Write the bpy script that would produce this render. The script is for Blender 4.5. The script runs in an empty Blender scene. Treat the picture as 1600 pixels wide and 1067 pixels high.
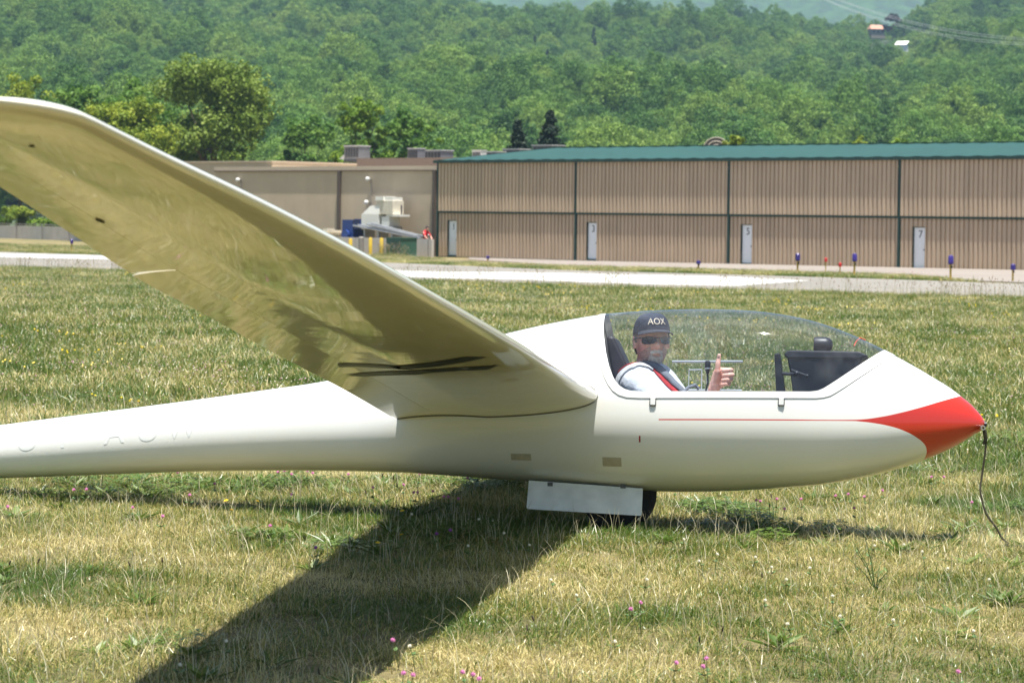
import bpy, bmesh, math, random
import numpy as np
from mathutils import Vector, Matrix, Euler, noise as mnoise

random.seed(7); rng = np.random.default_rng(7)
scene = bpy.context.scene
COL = scene.collection
R = math.radians

# ------------------------------------------------------------------ camera
CAM_H = 1.40
FPX = 4300.0                                   # focal length in pixels of the 1600 px wide photograph
down = math.atan((533.5 - 341.0) / FPX); rollc = R(0.75)
fwd = Vector((0, math.cos(down), -math.sin(down))); up0 = Vector((0, math.sin(down), math.cos(down))); rt0 = Vector((1, 0, 0))
RT = math.cos(rollc) * rt0 + math.sin(rollc) * up0
UP = -math.sin(rollc) * rt0 + math.cos(rollc) * up0
cam_d = bpy.data.cameras.new('camera'); cam = bpy.data.objects.new('camera', cam_d); COL.objects.link(cam)
m = Matrix((RT, UP, -fwd)).transposed().to_4x4(); m.translation = Vector((0, 0, CAM_H)); cam.matrix_world = m
cam_d.sensor_width = 36.0; cam_d.lens = 36.0 * FPX / 1600.0
cam_d.clip_start = 0.1; cam_d.clip_end = 20000
cam_d.dof.use_dof = True; cam_d.dof.focus_distance = 12.4; cam_d.dof.aperture_fstop = 10.0
scene.camera = cam

# ------------------------------------------------------------------ light
SUN_TRAVEL = Vector((-0.06, 0.16, -1.0)).normalized()
sun_el = math.asin(-SUN_TRAVEL.z); sun_az = math.atan2(-SUN_TRAVEL.x, -SUN_TRAVEL.y)
world = bpy.data.worlds.new('World'); scene.world = world; world.use_nodes = True
wn = world.node_tree; bg = wn.nodes['Background']
sky = wn.nodes.new('ShaderNodeTexSky'); sky.sky_type = 'NISHITA'; sky.sun_disc = False
sky.sun_elevation = sun_el; sky.sun_rotation = sun_az; sky.air_density = 1.0; sky.dust_density = 1.2
wn.links.new(sky.outputs[0], bg.inputs[0]); bg.inputs[1].default_value = 0.058
sl = bpy.data.lights.new('sun', 'SUN'); sl.energy = 5.0; sl.angle = R(0.53); sl.color = (1.0, 0.96, 0.88)
sun = bpy.data.objects.new('sun', sl); COL.objects.link(sun)
sun.rotation_euler = SUN_TRAVEL.to_track_quat('-Z', 'Y').to_euler(); sun.location = (0, -20, 60)

scene.view_settings.view_transform = 'Standard'; scene.view_settings.look = 'None'
scene.view_settings.exposure = 1.24; scene.view_settings.gamma = 1.0; scene.view_settings.use_curve_mapping = False
scene.cycles.use_denoising = True
scene.cycles.max_bounces = 10; scene.cycles.transparent_max_bounces = 24; scene.cycles.volume_bounces = 0
scene.cycles.caustics_reflective = False; scene.cycles.caustics_refractive = False

# ------------------------------------------------------------------ helpers
def at(px, py, Y):
    """measured photograph point at real distance Y -> world point"""
    r = fwd + (px - 800.0) / FPX * RT - (py - 533.5) / FPX * UP
    t = Y / r.y
    return Vector((r.x * t, Y, CAM_H + r.z * t))

def sstep(a, b, t):
    u = np.clip((np.asarray(t, float) - a) / (b - a), 0, 1); return u * u * (3 - 2 * u)

def gz(x, y):
    w = 1 - sstep(25, 70, y)
    return -0.02 * np.asarray(x) * w - 0.0065 * np.clip(np.asarray(y) - 12, 0, 140)

def newmat(name):
    mt = bpy.data.materials.new(name); mt.use_nodes = True
    return mt, mt.node_tree, mt.node_tree.nodes['Principled BSDF']

def N(nt, typ, **kw):
    n = nt.nodes.new(typ)
    for k, v in kw.items():
        if k.startswith('i_'):
            n.inputs[int(k[2:])].default_value = v
        else: setattr(n, k, v)
    return n

def ramp(nt, stops, interp='LINEAR'):
    n = nt.nodes.new('ShaderNodeValToRGB'); cr = n.color_ramp; cr.interpolation = interp
    while len(cr.elements) < len(stops): cr.elements.new(0.5)
    for e, (p, c) in zip(cr.elements, stops):
        e.position = p; e.color = (c[0], c[1], c[2], 1)
    return n

def simple(name, col, rough=0.6, metal=0.0, var=0.12, scale=8.0, coat=0.0, bump=0.0):
    mt, nt, b = newmat(name)
    tc = N(nt, 'ShaderNodeTexCoord'); nz = N(nt, 'ShaderNodeTexNoise'); nz.inputs['Scale'].default_value = scale; nz.inputs['Detail'].default_value = 5
    nt.links.new(tc.outputs['Object'], nz.inputs['Vector'])
    rp = ramp(nt, [(0.3, [c * (1 - var) for c in col]), (0.7, [min(1, c * (1 + var)) for c in col])])
    nt.links.new(nz.outputs[0], rp.inputs[0]); nt.links.new(rp.outputs[0], b.inputs['Base Color'])
    b.inputs['Roughness'].default_value = rough; b.inputs['Metallic'].default_value = metal; b.inputs['Coat Weight'].default_value = coat
    if bump:
        bp = N(nt, 'ShaderNodeBump'); bp.inputs['Strength'].default_value = bump; bp.inputs['Distance'].default_value = 0.02
        nt.links.new(nz.outputs[0], bp.inputs['Height']); nt.links.new(bp.outputs[0], b.inputs['Normal'])
    return mt

def weather(mt, amt=.16):
    """rain streaks and uneven fading on sheet metal"""
    nt = mt.node_tree; b = nt.nodes['Principled BSDF']; src = b.inputs['Base Color'].links[0].from_socket
    tc = N(nt, 'ShaderNodeTexCoord'); mp = N(nt, 'ShaderNodeMapping'); mp.inputs['Scale'].default_value = (1.6, 1, .10); nz = N(nt, 'ShaderNodeTexNoise'); nz.inputs['Scale'].default_value = 1.3; nz.inputs['Detail'].default_value = 7
    nt.links.new(tc.outputs['Object'], mp.inputs[0]); nt.links.new(mp.outputs[0], nz.inputs['Vector']); rp = ramp(nt, [(.35, (1 - amt,) * 3), (.65, (1, 1, 1))]); nt.links.new(nz.outputs[0], rp.inputs[0])
    mx = N(nt, 'ShaderNodeMix', data_type='RGBA', blend_type='MULTIPLY'); mx.inputs[0].default_value = 1; nt.links.new(src, mx.inputs[6]); nt.links.new(rp.outputs[0], mx.inputs[7]); nt.links.new(mx.outputs[2], b.inputs['Base Color']); return mt

def link(o, parent=None):
    COL.objects.link(o)
    if parent is not None: o.parent = parent
    return o

def mk(name, verts, faces, mat, parent=None, smooth=False, sharp=None):
    me = bpy.data.meshes.new(name); me.from_pydata([tuple(v) for v in verts], [], [tuple(f) for f in faces]); me.update()
    if mat is not None:
        for mm in (mat if isinstance(mat, (list, tuple)) else [mat]): me.materials.append(mm)
    if smooth:
        me.polygons.foreach_set('use_smooth', [True] * len(me.polygons))
        if sharp: me.set_sharp_from_angle(angle=R(sharp))
    o = bpy.data.objects.new(name, me); return link(o, parent)

def empty(name, loc=(0, 0, 0), rot=(0, 0, 0)):
    o = bpy.data.objects.new(name, None); o.location = loc; o.rotation_euler = rot; o.empty_display_size = 0.2
    COL.objects.link(o); return o

def tag(o, label=None, cat=None, group=None, kind=None):
    if label: o['label'] = label
    if cat: o['category'] = cat
    if group: o['group'] = group
    if kind: o['kind'] = kind
    return o

class MB:
    """collects primitive pieces of ONE part"""
    def __init__(s): s.v = []; s.f = []
    def add(s, v, f):
        o = len(s.v); s.v += [tuple(p) for p in v]; s.f += [tuple(i + o for i in q) for q in f]; return s
    def box(s, x0, x1, y0, y1, z0, z1):
        v = [(x0, y0, z0), (x1, y0, z0), (x1, y1, z0), (x0, y1, z0), (x0, y0, z1), (x1, y0, z1), (x1, y1, z1), (x0, y1, z1)]
        return s.add(v, [(0, 3, 2, 1), (4, 5, 6, 7), (0, 1, 5, 4), (1, 2, 6, 5), (2, 3, 7, 6), (3, 0, 4, 7)])
    def tube(s, pts, r, n=8, caps=True):
        pts = [Vector(p) for p in pts]; rs = r if isinstance(r, (list, tuple)) else [r] * len(pts)
        vs = []; fs = []; ref = None
        for i, p in enumerate(pts):
            t = (pts[min(i + 1, len(pts) - 1)] - pts[max(i - 1, 0)]).normalized()
            if ref is None: ref = t.orthogonal().normalized()
            ref = (ref - t * ref.dot(t)); ref = ref.normalized() if ref.length > 1e-6 else t.orthogonal().normalized()
            b = t.cross(ref)
            for k in range(n):
                a = 2 * math.pi * k / n; vs.append(p + rs[i] * (math.cos(a) * ref + math.sin(a) * b))
        for i in range(len(pts) - 1):
            for k in range(n):
                a, b2 = i * n + k, i * n + (k + 1) % n; fs.append((a, b2, b2 + n, a + n))
        if caps:
            fs.append(tuple(range(n))[::-1]); fs.append(tuple((len(pts) - 1) * n + k for k in range(n)))
        return s.add(vs, fs)
    def ball(s, c, rad, nu=16, nv=10, rot=None):
        c = Vector(c); rx, ry, rz = (rad, rad, rad) if not isinstance(rad, (list, tuple)) else rad
        vs = []; fs = []
        for i in range(nv + 1):
            ph = -math.pi / 2 + math.pi * i / nv
            for k in range(nu):
                a = 2 * math.pi * k / nu
                p = Vector((rx * math.cos(ph) * math.cos(a), ry * math.cos(ph) * math.sin(a), rz * math.sin(ph)))
                if rot is not None: p = rot @ p
                vs.append(c + p)
        for i in range(nv):
            for k in range(nu):
                a, b = i * nu + k, i * nu + (k + 1) % nu; fs.append((a, b, b + nu, a + nu))
        return s.add(vs, fs)
    def lathe(s, prof, c=(0, 0, 0), axis='Z', n=20):
        c = Vector(c); vs = []; fs = []
        for r_, h in prof:
            for k in range(n):
                a = 2 * math.pi * k / n; x, y = r_ * math.cos(a), r_ * math.sin(a)
                p = {'Z': (x, y, h), 'Y': (x, h, y), 'X': (h, x, y)}[axis]; vs.append(c + Vector(p))
        for i in range(len(prof) - 1):
            for k in range(n):
                a, b = i * n + k, i * n + (k + 1) % n; fs.append((a, b, b + n, a + n))
        return s.add(vs, fs)
    def build(s, name, mat, parent=None, smooth=False, sharp=35):
        return mk(name, s.v, s.f, mat, parent, smooth, sharp)

def text_part(name, curve, parent, loc, rot):
    """lettering as a real mesh"""
    t = bpy.data.objects.new(name, curve); COL.objects.link(t)
    me = bpy.data.meshes.new_from_object(t.evaluated_get(bpy.context.evaluated_depsgraph_get()))
    bpy.data.objects.remove(t); o = bpy.data.objects.new(name, me); link(o, parent); o.location = loc; o.rotation_euler = rot
    return o

def pchip(xs, ys):
    xs = np.asarray(xs, float); ys = np.asarray(ys, float)
    o = np.argsort(xs); xs = xs[o]; ys = ys[o]; h = np.diff(xs); d = np.diff(ys) / h
    mm = np.zeros_like(xs); mm[0] = d[0]; mm[-1] = d[-1]
    for i in range(1, len(xs) - 1):
        mm[i] = (d[i - 1] * h[i] + d[i] * h[i - 1]) / (h[i] + h[i - 1])
    def f(x):
        x = np.clip(np.asarray(x, float), xs[0], xs[-1]); i = np.clip(np.searchsorted(xs, x) - 1, 0, len(xs) - 2)
        t = (x - xs[i]) / h[i]
        return ((1 + 2 * t) * (1 - t) ** 2 * ys[i] + t * (1 - t) ** 2 * h[i] * mm[i] + t * t * (3 - 2 * t) * ys[i + 1] + t * t * (t - 1) * h[i] * mm[i + 1])
    return f

# ------------------------------------------------------------------ ground materials
def ground_mat():
    mt, nt, b = newmat('meadow_soil')
    g = N(nt, 'ShaderNodeNewGeometry')
    n1 = N(nt, 'ShaderNodeTexNoise'); n1.inputs['Scale'].default_value = 0.55; n1.inputs['Detail'].default_value = 6
    n2 = N(nt, 'ShaderNodeTexNoise'); n2.inputs['Scale'].default_value = 38; n2.inputs['Detail'].default_value = 8; n2.inputs['Roughness'].default_value = .7
    for n in (n1, n2): nt.links.new(g.outputs['Position'], n.inputs['Vector'])
    r1 = ramp(nt, [(0.35, (.14, .135, .045)), (0.5, (.21, .175, .07)), (0.66, (.29, .23, .10))])
    r2 = ramp(nt, [(0.3, (.30, .30, .28)), (0.62, (1, 1, 1))])
    mx = N(nt, 'ShaderNodeMix', data_type='RGBA', blend_type='MULTIPLY'); mx.inputs[0].default_value = 1
    nt.links.new(n1.outputs[0], r1.inputs[0]); nt.links.new(n2.outputs[0], r2.inputs[0])
    nt.links.new(r1.outputs[0], mx.inputs[6]); nt.links.new(r2.outputs[0], mx.inputs[7]); nt.links.new(mx.outputs[2], b.inputs['Base Color'])
    b.inputs['Roughness'].default_value = 0.95
    bp = N(nt, 'ShaderNodeBump'); bp.inputs['Strength'].default_value = 0.8; bp.inputs['Distance'].default_value = 0.03
    nt.links.new(n2.outputs[0], bp.inputs['Height']); nt.links.new(bp.outputs[0], b.inputs['Normal'])
    return mt
M_GROUND = ground_mat()

def pave_mat(name, col, sc=1.5):
    mt, nt, b = newmat(name)
    g = N(nt, 'ShaderNodeNewGeometry')
    n1 = N(nt, 'ShaderNodeTexNoise'); n1.inputs['Scale'].default_value = 0.12 * sc; n1.inputs['Detail'].default_value = 6
    n2 = N(nt, 'ShaderNodeTexNoise'); n2.inputs['Scale'].default_value = 6 * sc; n2.inputs['Detail'].default_value = 6
    for n in (n1, n2): nt.links.new(g.outputs['Position'], n.inputs['Vector'])
    ad = N(nt, 'ShaderNodeMath', operation='ADD'); nt.links.new(n1.outputs[0], ad.inputs[0]); nt.links.new(n2.outputs[0], ad.inputs[1])
    hv = N(nt, 'ShaderNodeMath', operation='MULTIPLY'); hv.inputs[1].default_value = .5; nt.links.new(ad.outputs[0], hv.inputs[0])
    r1 = ramp(nt, [(0.38, [c * .82 for c in col]), (0.62, [c * 1.1 for c in col])])
    nt.links.new(hv.outputs[0], r1.inputs[0]); nt.links.new(r1.outputs[0], b.inputs['Base Color']); b.inputs['Roughness'].default_value = .9
    return mt
M_TAXI = pave_mat('weathered_concrete', (.19, .175, .152)); M_APRON = pave_mat('apron_gravel', (.22, .19, .165))
M_WHITEPAINT = pave_mat('marking_paint', (.47, .46, .44))

# ------------------------------------------------------------------ ground sheet
xs = np.concatenate([np.linspace(-2600, -70, 16), np.linspace(-60, 60, 61), np.linspace(70, 2600, 16)])
ys = np.concatenate([np.linspace(-400, -10, 8), np.linspace(-6, 180, 94), np.linspace(200, 600, 20), np.linspace(700, 3800, 12)])
gx_, gy_ = np.meshgrid(xs, ys); gzz = gz(gx_, gy_)
nx = len(xs)
gv = np.stack([gx_.ravel(), gy_.ravel(), gzz.ravel()], 1)
gf = [(j * nx + i, j * nx + i + 1, (j + 1) * nx + i + 1, (j + 1) * nx + i) for j in range(len(ys) - 1) for i in range(nx - 1)]
tag(mk('ground', gv, gf, M_GROUND, smooth=True), kind='structure')

def strip(name, near, far, lift, mat, kind='structure', n=40):
    near = np.array(near, float); far = np.array(far, float)
    def res(p):
        d = np.concatenate([[0], np.cumsum(np.hypot(*np.diff(p, axis=0).T))]); t = np.linspace(0, d[-1], n + 1)
        return np.stack([np.interp(t, d, p[:, 0]), np.interp(t, d, p[:, 1])], 1)
    a, b = res(near), res(far); K = 8; v = []; f = []
    for i in range(n + 1):
        for k in range(K + 1):
            p = a[i] + (b[i] - a[i]) * k / K; v.append((p[0], p[1], float(gz(p[0], p[1])) + lift))
    for i in range(n):
        for k in range(K):
            q = i * (K + 1) + k; f.append((q, q + K + 1, q + K + 2, q + 1))
    return tag(mk(name, v, f, mat, smooth=True), kind=kind)
taxi = strip('taxiway', [(-60, 146), (-30, 110), (-24.05, 103.25), (-17.8, 95.6), (-2.56, 78.1), (5.5, 69.7), (12.1, 65.3), (14.7, 63.4), (19, 60)],
      [(-95, 222), (-52, 178), (-38.5, 165.5), (-29.2, 156.7), (-5.98, 127.5), (2.4, 106), (7.9, 100.6), (13, 93), (16.1, 86.8), (19.5, 83.8), (26, 78)], 0.03, M_TAXI)
wl = strip('painted_line', [(-33.04, 141.9), (-23.84, 127.9), (-18.7, 125.4), (-9.8, 104.9), (-2.7, 82.6), (.36, 81.5), (3.54, 76.5), (6.1, 75.4), (9.2, 86.5)],
      [(-37.3, 160.2), (-27.56, 147.9), (-21.3, 142.6), (-11.2, 120.4), (-3.18, 96.7), (.43, 98.5), (4, 96.5), (7.05, 95.1), (9.45, 87.6)], 0.036, M_WHITEPAINT)
strip('apron', [(-2.5, 150.5), (-.7, 141.3), (2.8, 121.8), (8.9, 116.8), (14.6, 105), (14.95, 94), (18, 87.2), (26, 79)],
      [(-2.5, 158.2), (0, 155.6), (8, 147.6), (16, 139.7), (24, 131.7), (34, 121.8), (44, 112)], 0.026, M_APRON)

# ------------------------------------------------------------------ hills
def ridge_angle(u):
    """elevation (tan) of the wooded crest seen over photograph column u, without the trees"""
    return np.interp(u, [-800, 0, 500, 850, 1180, 1270, 1330, 1400, 1480, 1600, 2400], [.086, .0845, .078, .0685, .0675, .0645, .0635, .066, .0745, .0785, .083])
CREST = 1400.0
def hill_z(x, y):
    x = np.asarray(x, float); y = np.asarray(y, float)
    u = 800 + x * FPX / np.maximum(y, 300)
    zc = 1.4 + CREST * ridge_angle(u)
    t = np.clip((y - 370) / (CREST - 370), 0, 1.0)
    z = -1.2 + (zc + 1.2) * (0.42 * t + 0.58 * t ** 1.5)
    z = z - np.clip(y - CREST, 0, 900) * 0.06
    bump = 8.0 * np.sin(x * .016 + 1.3) * np.sin(y * .012 + .4) + 3.5 * np.sin(x * .037 + y * .021)
    return z + bump * np.clip(t * 3, 0, 1) * (1 - .7 * np.clip((y - 1150) / 250, 0, 1))

def foliage_mat(name, stops, objvar=.35, trans=.35, nscale=.35, posnoise=0.0):
    mt, nt, b = newmat(name)
    oi = N(nt, 'ShaderNodeObjectInfo'); g = N(nt, 'ShaderNodeNewGeometry')
    nz = N(nt, 'ShaderNodeTexNoise'); nz.inputs['Scale'].default_value = nscale; nz.inputs['Detail'].default_value = 3
    nt.links.new(g.outputs['Position'], nz.inputs['Vector'])
    at_ = N(nt, 'ShaderNodeAttribute', attribute_name='tone')
    a = N(nt, 'ShaderNodeMath', operation='MULTIPLY_ADD'); a.inputs[1].default_value = objvar; nt.links.new(oi.outputs['Random'], a.inputs[0]); nt.links.new(at_.outputs['Fac'], a.inputs[2])
    c = N(nt, 'ShaderNodeMath', operation='MULTIPLY_ADD'); c.inputs[1].default_value = .5; nt.links.new(nz.outputs[0], c.inputs[0]); nt.links.new(a.outputs[0], c.inputs[2])
    last = c
    if posnoise:
        n2 = N(nt, 'ShaderNodeTexNoise'); n2.inputs['Scale'].default_value = .012; n2.inputs['Detail'].default_value = 2
        nt.links.new(g.outputs['Position'], n2.inputs['Vector'])
        c2 = N(nt, 'ShaderNodeMath', operation='MULTIPLY_ADD'); c2.inputs[1].default_value = posnoise; nt.links.new(n2.outputs[0], c2.inputs[0]); nt.links.new(c.outputs[0], c2.inputs[2]); last = c2
    mr = N(nt, 'ShaderNodeMapRange'); mr.inputs[1].default_value = .15 + posnoise * .5; mr.inputs[2].default_value = 1.0 + objvar + posnoise * .5 - .25
    nt.links.new(last.outputs[0], mr.inputs[0])
    rp = ramp(nt, stops); nt.links.new(mr.outputs[0], rp.inputs[0])
    df = N(nt, 'ShaderNodeBsdfPrincipled'); df.inputs['Roughness'].default_value = .6; df.inputs['Specular IOR Level'].default_value = .25
    tr = N(nt, 'ShaderNodeBsdfTranslucent'); mx = N(nt, 'ShaderNodeMixShader'); mx.inputs[0].default_value = trans
    nt.links.new(rp.outputs[0], df.inputs['Base Color']); nt.links.new(rp.outputs[0], tr.inputs[0])
    nt.links.new(df.outputs[0], mx.inputs[1]); nt.links.new(tr.outputs[0], mx.inputs[2])
    nt.links.new(mx.outputs[0], nt.nodes['Material Output'].inputs[0]); nt.nodes.remove(b)
    return mt
M_WOOD_LEAF = foliage_mat('wood_foliage', [(0, (.024, .070, .016)), (.3, (.064, .148, .026)), (.6, (.122, .228, .036)), (1, (.22, .31, .056))], objvar=1.3, posnoise=.9, trans=.3)
M_WOOD_PINE = foliage_mat('wood_conifer', [(0, (.012, .030, .016)), (1, (.030, .060, .028))], objvar=.4, trans=.15)
M_BARK = simple('bark', (.09, .07, .05), .9, scale=12, bump=.6)
M_FLOOR = simple('wood_floor', (.030, .048, .018), .95, var=.5, scale=.05)

def sheet(name, x0, x1, nx_, y0, y1, ny_, fz, mat):
    a, b = np.meshgrid(np.linspace(x0, x1, nx_), np.linspace(y0, y1, ny_)); z = fz(a, b)
    v = np.stack([a.ravel(), b.ravel(), z.ravel()], 1)
    f = [(j * nx_ + i, j * nx_ + i + 1, (j + 1) * nx_ + i + 1, (j + 1) * nx_ + i) for j in range(ny_ - 1) for i in range(nx_ - 1)]
    return mk(name, v, f, mat, smooth=True)
tag(sheet('hill', -900, 900, 91, 372, 2000, 120, hill_z, M_FLOOR), kind='structure')

def far_z(x, y):
    x = np.asarray(x, float); t = np.clip((np.asarray(y, float) - 2300) / 1400, 0, 1)
    z = -10 + t * (390 + 25 * np.sin(x * .0021 + .7))
    r = np.array([[mnoise.noise(Vector((a * .03, b * .03, 0))) + .6 * mnoise.noise(Vector((a * .08, b * .08, 3))) for a, b in zip(ra, rb)] for ra, rb in zip(x, np.asarray(y, float))])
    return z + 11 * r
def far_mat():
    mt, nt, b = newmat('far_forest')
    g = N(nt, 'ShaderNodeNewGeometry'); nz = N(nt, 'ShaderNodeTexNoise'); nz.inputs['Scale'].default_value = .05; nz.inputs['Detail'].default_value = 5
    nt.links.new(g.outputs['Position'], nz.inputs['Vector']); rp = ramp(nt, [(.35, (.012, .034, .012)), (.65, (.035, .085, .024))])
    nt.links.new(nz.outputs[0], rp.inputs[0]); nt.links.new(rp.outputs[0], b.inputs['Base Color']); b.inputs['Roughness'].default_value = .9
    return mt
tag(sheet('far_ridge', -700, 900, 220, 2300, 3750, 120, far_z, far_mat()), kind='structure')

# ------------------------------------------------------------------ trees
def leaf_cloud(clumps, per, size, rnd, flat=.0, outward=.8):
    """clumps: list of (centre, radius). Many small leaf-sprig quads through each clump's volume"""
    C = np.array([c for c, r in clumps]); Rr = np.array([r for c, r in clumps]); n = len(clumps) * per
    idx = np.repeat(np.arange(len(clumps)), per)
    d = rnd.normal(size=(n, 3)); d /= np.linalg.norm(d, axis=1)[:, None]
    rad = Rr[idx] * rnd.uniform(.35, 1.0, n) ** .6
    sc = np.array([1, 1, .8 - flat])
    p = C[idx] + d * rad[:, None] * sc
    nrm = d * outward + rnd.normal(size=(n, 3)) * .7 + np.array([0, 0, .35]); nrm /= np.linalg.norm(nrm, axis=1)[:, None]
    a = np.cross(nrm, rnd.normal(size=(n, 3))); a /= np.linalg.norm(a, axis=1)[:, None]; b = np.cross(nrm, a)
    s = size * rnd.uniform(.6, 1.35, n)[:, None]
    q = np.stack([p - a * s * .5, p + b * s * .32 + nrm * s * .08, p + a * s * .55, p - b * s * .32 + nrm * s * .08], 1).reshape(-1, 3)
    tone = np.repeat(np.clip(rnd.normal(.25, .14, len(clumps))[idx] + rnd.normal(0, .07, n), 0, .7), 4)
    return q, tone

def leaf_mesh(name, q, tone, mat):
    n = len(q) // 4; me = bpy.data.meshes.new(name)
    me.vertices.add(len(q)); me.vertices.foreach_set('co', q.astype(np.float32).ravel())
    me.loops.add(4 * n); me.loops.foreach_set('vertex_index', np.arange(4 * n, dtype=np.int32))
    me.polygons.add(n); me.polygons.foreach_set('loop_start', np.arange(0, 4 * n, 4, dtype=np.int32)); me.polygons.foreach_set('loop_total', np.full(n, 4, np.int32))
    me.update(calc_edges=True)
    at_ = me.attributes.new('tone', 'FLOAT', 'POINT'); at_.data.foreach_set('value', tone.astype(np.float32))
    me.materials.append(mat); return me

def crown_clumps(rnd, w, h, z0, n, lump=.5, top=1.0):
    """uneven crown: lobes on a rough ellipsoid plus small clumps over them"""
    out = []; lobes = []
    for k in range(int(7 + n / 18)):
        a = rnd.uniform(0, 2 * math.pi); e = rnd.uniform(-.35, 1.0)
        rr = w * .5 * math.sqrt(max(0, 1 - (abs(e) * .92) ** 2)) * rnd.uniform(.45, .8)
        lobes.append((np.array([rr * math.cos(a), rr * math.sin(a), z0 + h * (.42 + .40 * e)]), w * rnd.uniform(.15, .26)))
    for k in range(n):
        c, r = lobes[rnd.integers(len(lobes))]
        d = rnd.normal(size=3); d[2] = abs(d[2]) * .9 + d[2] * .1; d /= np.linalg.norm(d)
        out.append((c + d * r * rnd.uniform(.6, 1.08) * np.array([1, 1, h / w * .85]), r * lump * rnd.uniform(.55, 1.1)))
    return out

def tree(name, loc, w, h, mat, label, cat='tree', group=None, n=120, per=70, size=.38, trunk=.22, seed=0, lump=.5, group_trunk=True, rz=0):
    rnd = np.random.default_rng(seed); root = empty(name, loc, (0, 0, rz))
    z0 = h * .16; cl = crown_clumps(rnd, w, h * .88, z0, n, lump)
    q, tone = leaf_cloud(cl, per, size, rnd)
    o = bpy.data.objects.new('crown', leaf_mesh('crown', q, tone, mat)); link(o, root)
    mb = MB(); mb.tube([(0, 0, -.3), (.05 * w * .3, 0, h * .2), (0, .02 * w, h * .45), (.02 * w, 0, h * .75)], [trunk, trunk * .8, trunk * .55, trunk * .15], 8)
    for k in range(9):
        c, r = cl[rnd.integers(len(cl))]; zz = h * rnd.uniform(.2, .5)
        mid = np.array([c[0] * .45, c[1] * .45, (zz + c[2]) / 2 + .03 * h]); mb.tube([(0, 0, zz), mid, c], [trunk * .42, trunk * .28, trunk * .08], 6)
    mb.build('trunk', M_BARK, root, smooth=True)
    return tag(root, label, cat, group)

def conifer(name, loc, w, h, mat, label, seed=0, group=None):
    rnd = np.random.default_rng(seed); root = empty(name, loc)
    cl = []
    for k in range(240):
        t = rnd.uniform(0, 1) ** .8; rr = w * .5 * (1 - t) ** .85 * rnd.uniform(.35, 1.05); a = rnd.uniform(0, 6.28)
        cl.append((np.array([rr * math.cos(a), rr * math.sin(a), h * (.08 + .90 * t) - rr * .18]), .10 * w * (1.2 - .7 * t)))
    q, tone = leaf_cloud(cl, 40, .26, rnd, .25)
    link(bpy.data.objects.new('crown', leaf_mesh('crown', q, tone, mat)), root)
    MB().tube([(0, 0, -.3), (0, 0, h * .97)], [.2, .02], 8).build('trunk', M_BARK, root, smooth=True)
    return tag(root, label, 'tree', group)

# prototypes for the far wood (never linked to the scene themselves)
proto_wood = bpy.data.collections.new('wood_prototypes')
for k in range(8):
    rnd = np.random.default_rng(100 + k)
    if k < 7:
        w, h = rnd.uniform(8.5, 12.5), rnd.uniform(12, 16); cl = []
        for j in range(95):                        # domed crown of many small bosses
            d = rnd.normal(size=3); d[2] = abs(d[2]) * .8 + d[2] * .2; d /= np.linalg.norm(d); lump = 1 + .16 * math.sin(5 * d[0] + k) * math.sin(4 * d[1] + 2 * k) + rnd.normal(0, .05)
            cl.append((np.array([0, 0, h * .52]) + d * np.array([w * .43, w * .43, h * .42]) * lump, w * rnd.uniform(.075, .135)))
        q, tone = leaf_cloud(cl, 62, .37, rnd, outward=1.6)
    else:
        cl = []
        for j in range(110):
            t = rnd.uniform(0, 1) ** .8; rr = 2.6 * (1 - t) ** .8 * rnd.uniform(.4, 1.05); a = rnd.uniform(0, 6.28)
            cl.append((np.array([rr * math.cos(a), rr * math.sin(a), 16 * (.05 + .93 * t)]), .55 * (1.3 - .7 * t)))
        q, tone = leaf_cloud(cl, 24, .55, rnd, .2)
    proto_wood.objects.link(bpy.data.objects.new('wood_tree_%d' % k, leaf_mesh('wood_tree', q, tone, M_WOOD_PINE if k == 7 else M_WOOD_LEAF)))

def scatter(name, pts, rots, scales, idx, coll):
    me = bpy.data.meshes.new(name); n = len(pts)
    me.vertices.add(n); me.vertices.foreach_set('co', np.asarray(pts, np.float32).ravel()); me.update()
    for nm, ty, key, arr in (('rot', 'FLOAT_VECTOR', 'vector', rots), ('scl', 'FLOAT_VECTOR', 'vector', scales), ('idx', 'INT', 'value', idx)):
        at_ = me.attributes.new(nm, ty, 'POINT'); at_.data.foreach_set(key, np.asarray(arr, np.int32 if ty == 'INT' else np.float32).ravel())
    o = bpy.data.objects.new(name, me); link(o)
    ng = bpy.data.node_groups.new(name + '_scatter', 'GeometryNodeTree')
    ng.interface.new_socket('Geometry', in_out='INPUT', socket_type='NodeSocketGeometry'); ng.interface.new_socket('Geometry', in_out='OUTPUT', socket_type='NodeSocketGeometry')
    gi = ng.nodes.new('NodeGroupInput'); go = ng.nodes.new('NodeGroupOutput'); ip = ng.nodes.new('GeometryNodeInstanceOnPoints')
    ci = ng.nodes.new('GeometryNodeCollectionInfo'); ci.inputs['Collection'].default_value = coll; ci.inputs['Separate Children'].default_value = True; ci.inputs['Reset Children'].default_value = True
    ip.inputs['Pick Instance'].default_value = True
    def na(nm, ty):
        n_ = ng.nodes.new('GeometryNodeInputNamedAttribute'); n_.data_type = ty; n_.inputs['Name'].default_value = nm; return n_.outputs['Attribute']
    ng.links.new(gi.outputs[0], ip.inputs['Points']); ng.links.new(ci.outputs[0], ip.inputs['Instance'])
    ng.links.new(na('idx', 'INT'), ip.inputs['Instance Index']); ng.links.new(na('rot', 'FLOAT_VECTOR'), ip.inputs['Rotation']); ng.links.new(na('scl', 'FLOAT_VECTOR'), ip.inputs['Scale'])
    ng.links.new(ip.outputs[0], go.inputs[0])
    md = o.modifiers.new('scatter', 'NODES'); md.node_group = ng
    return o

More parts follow.
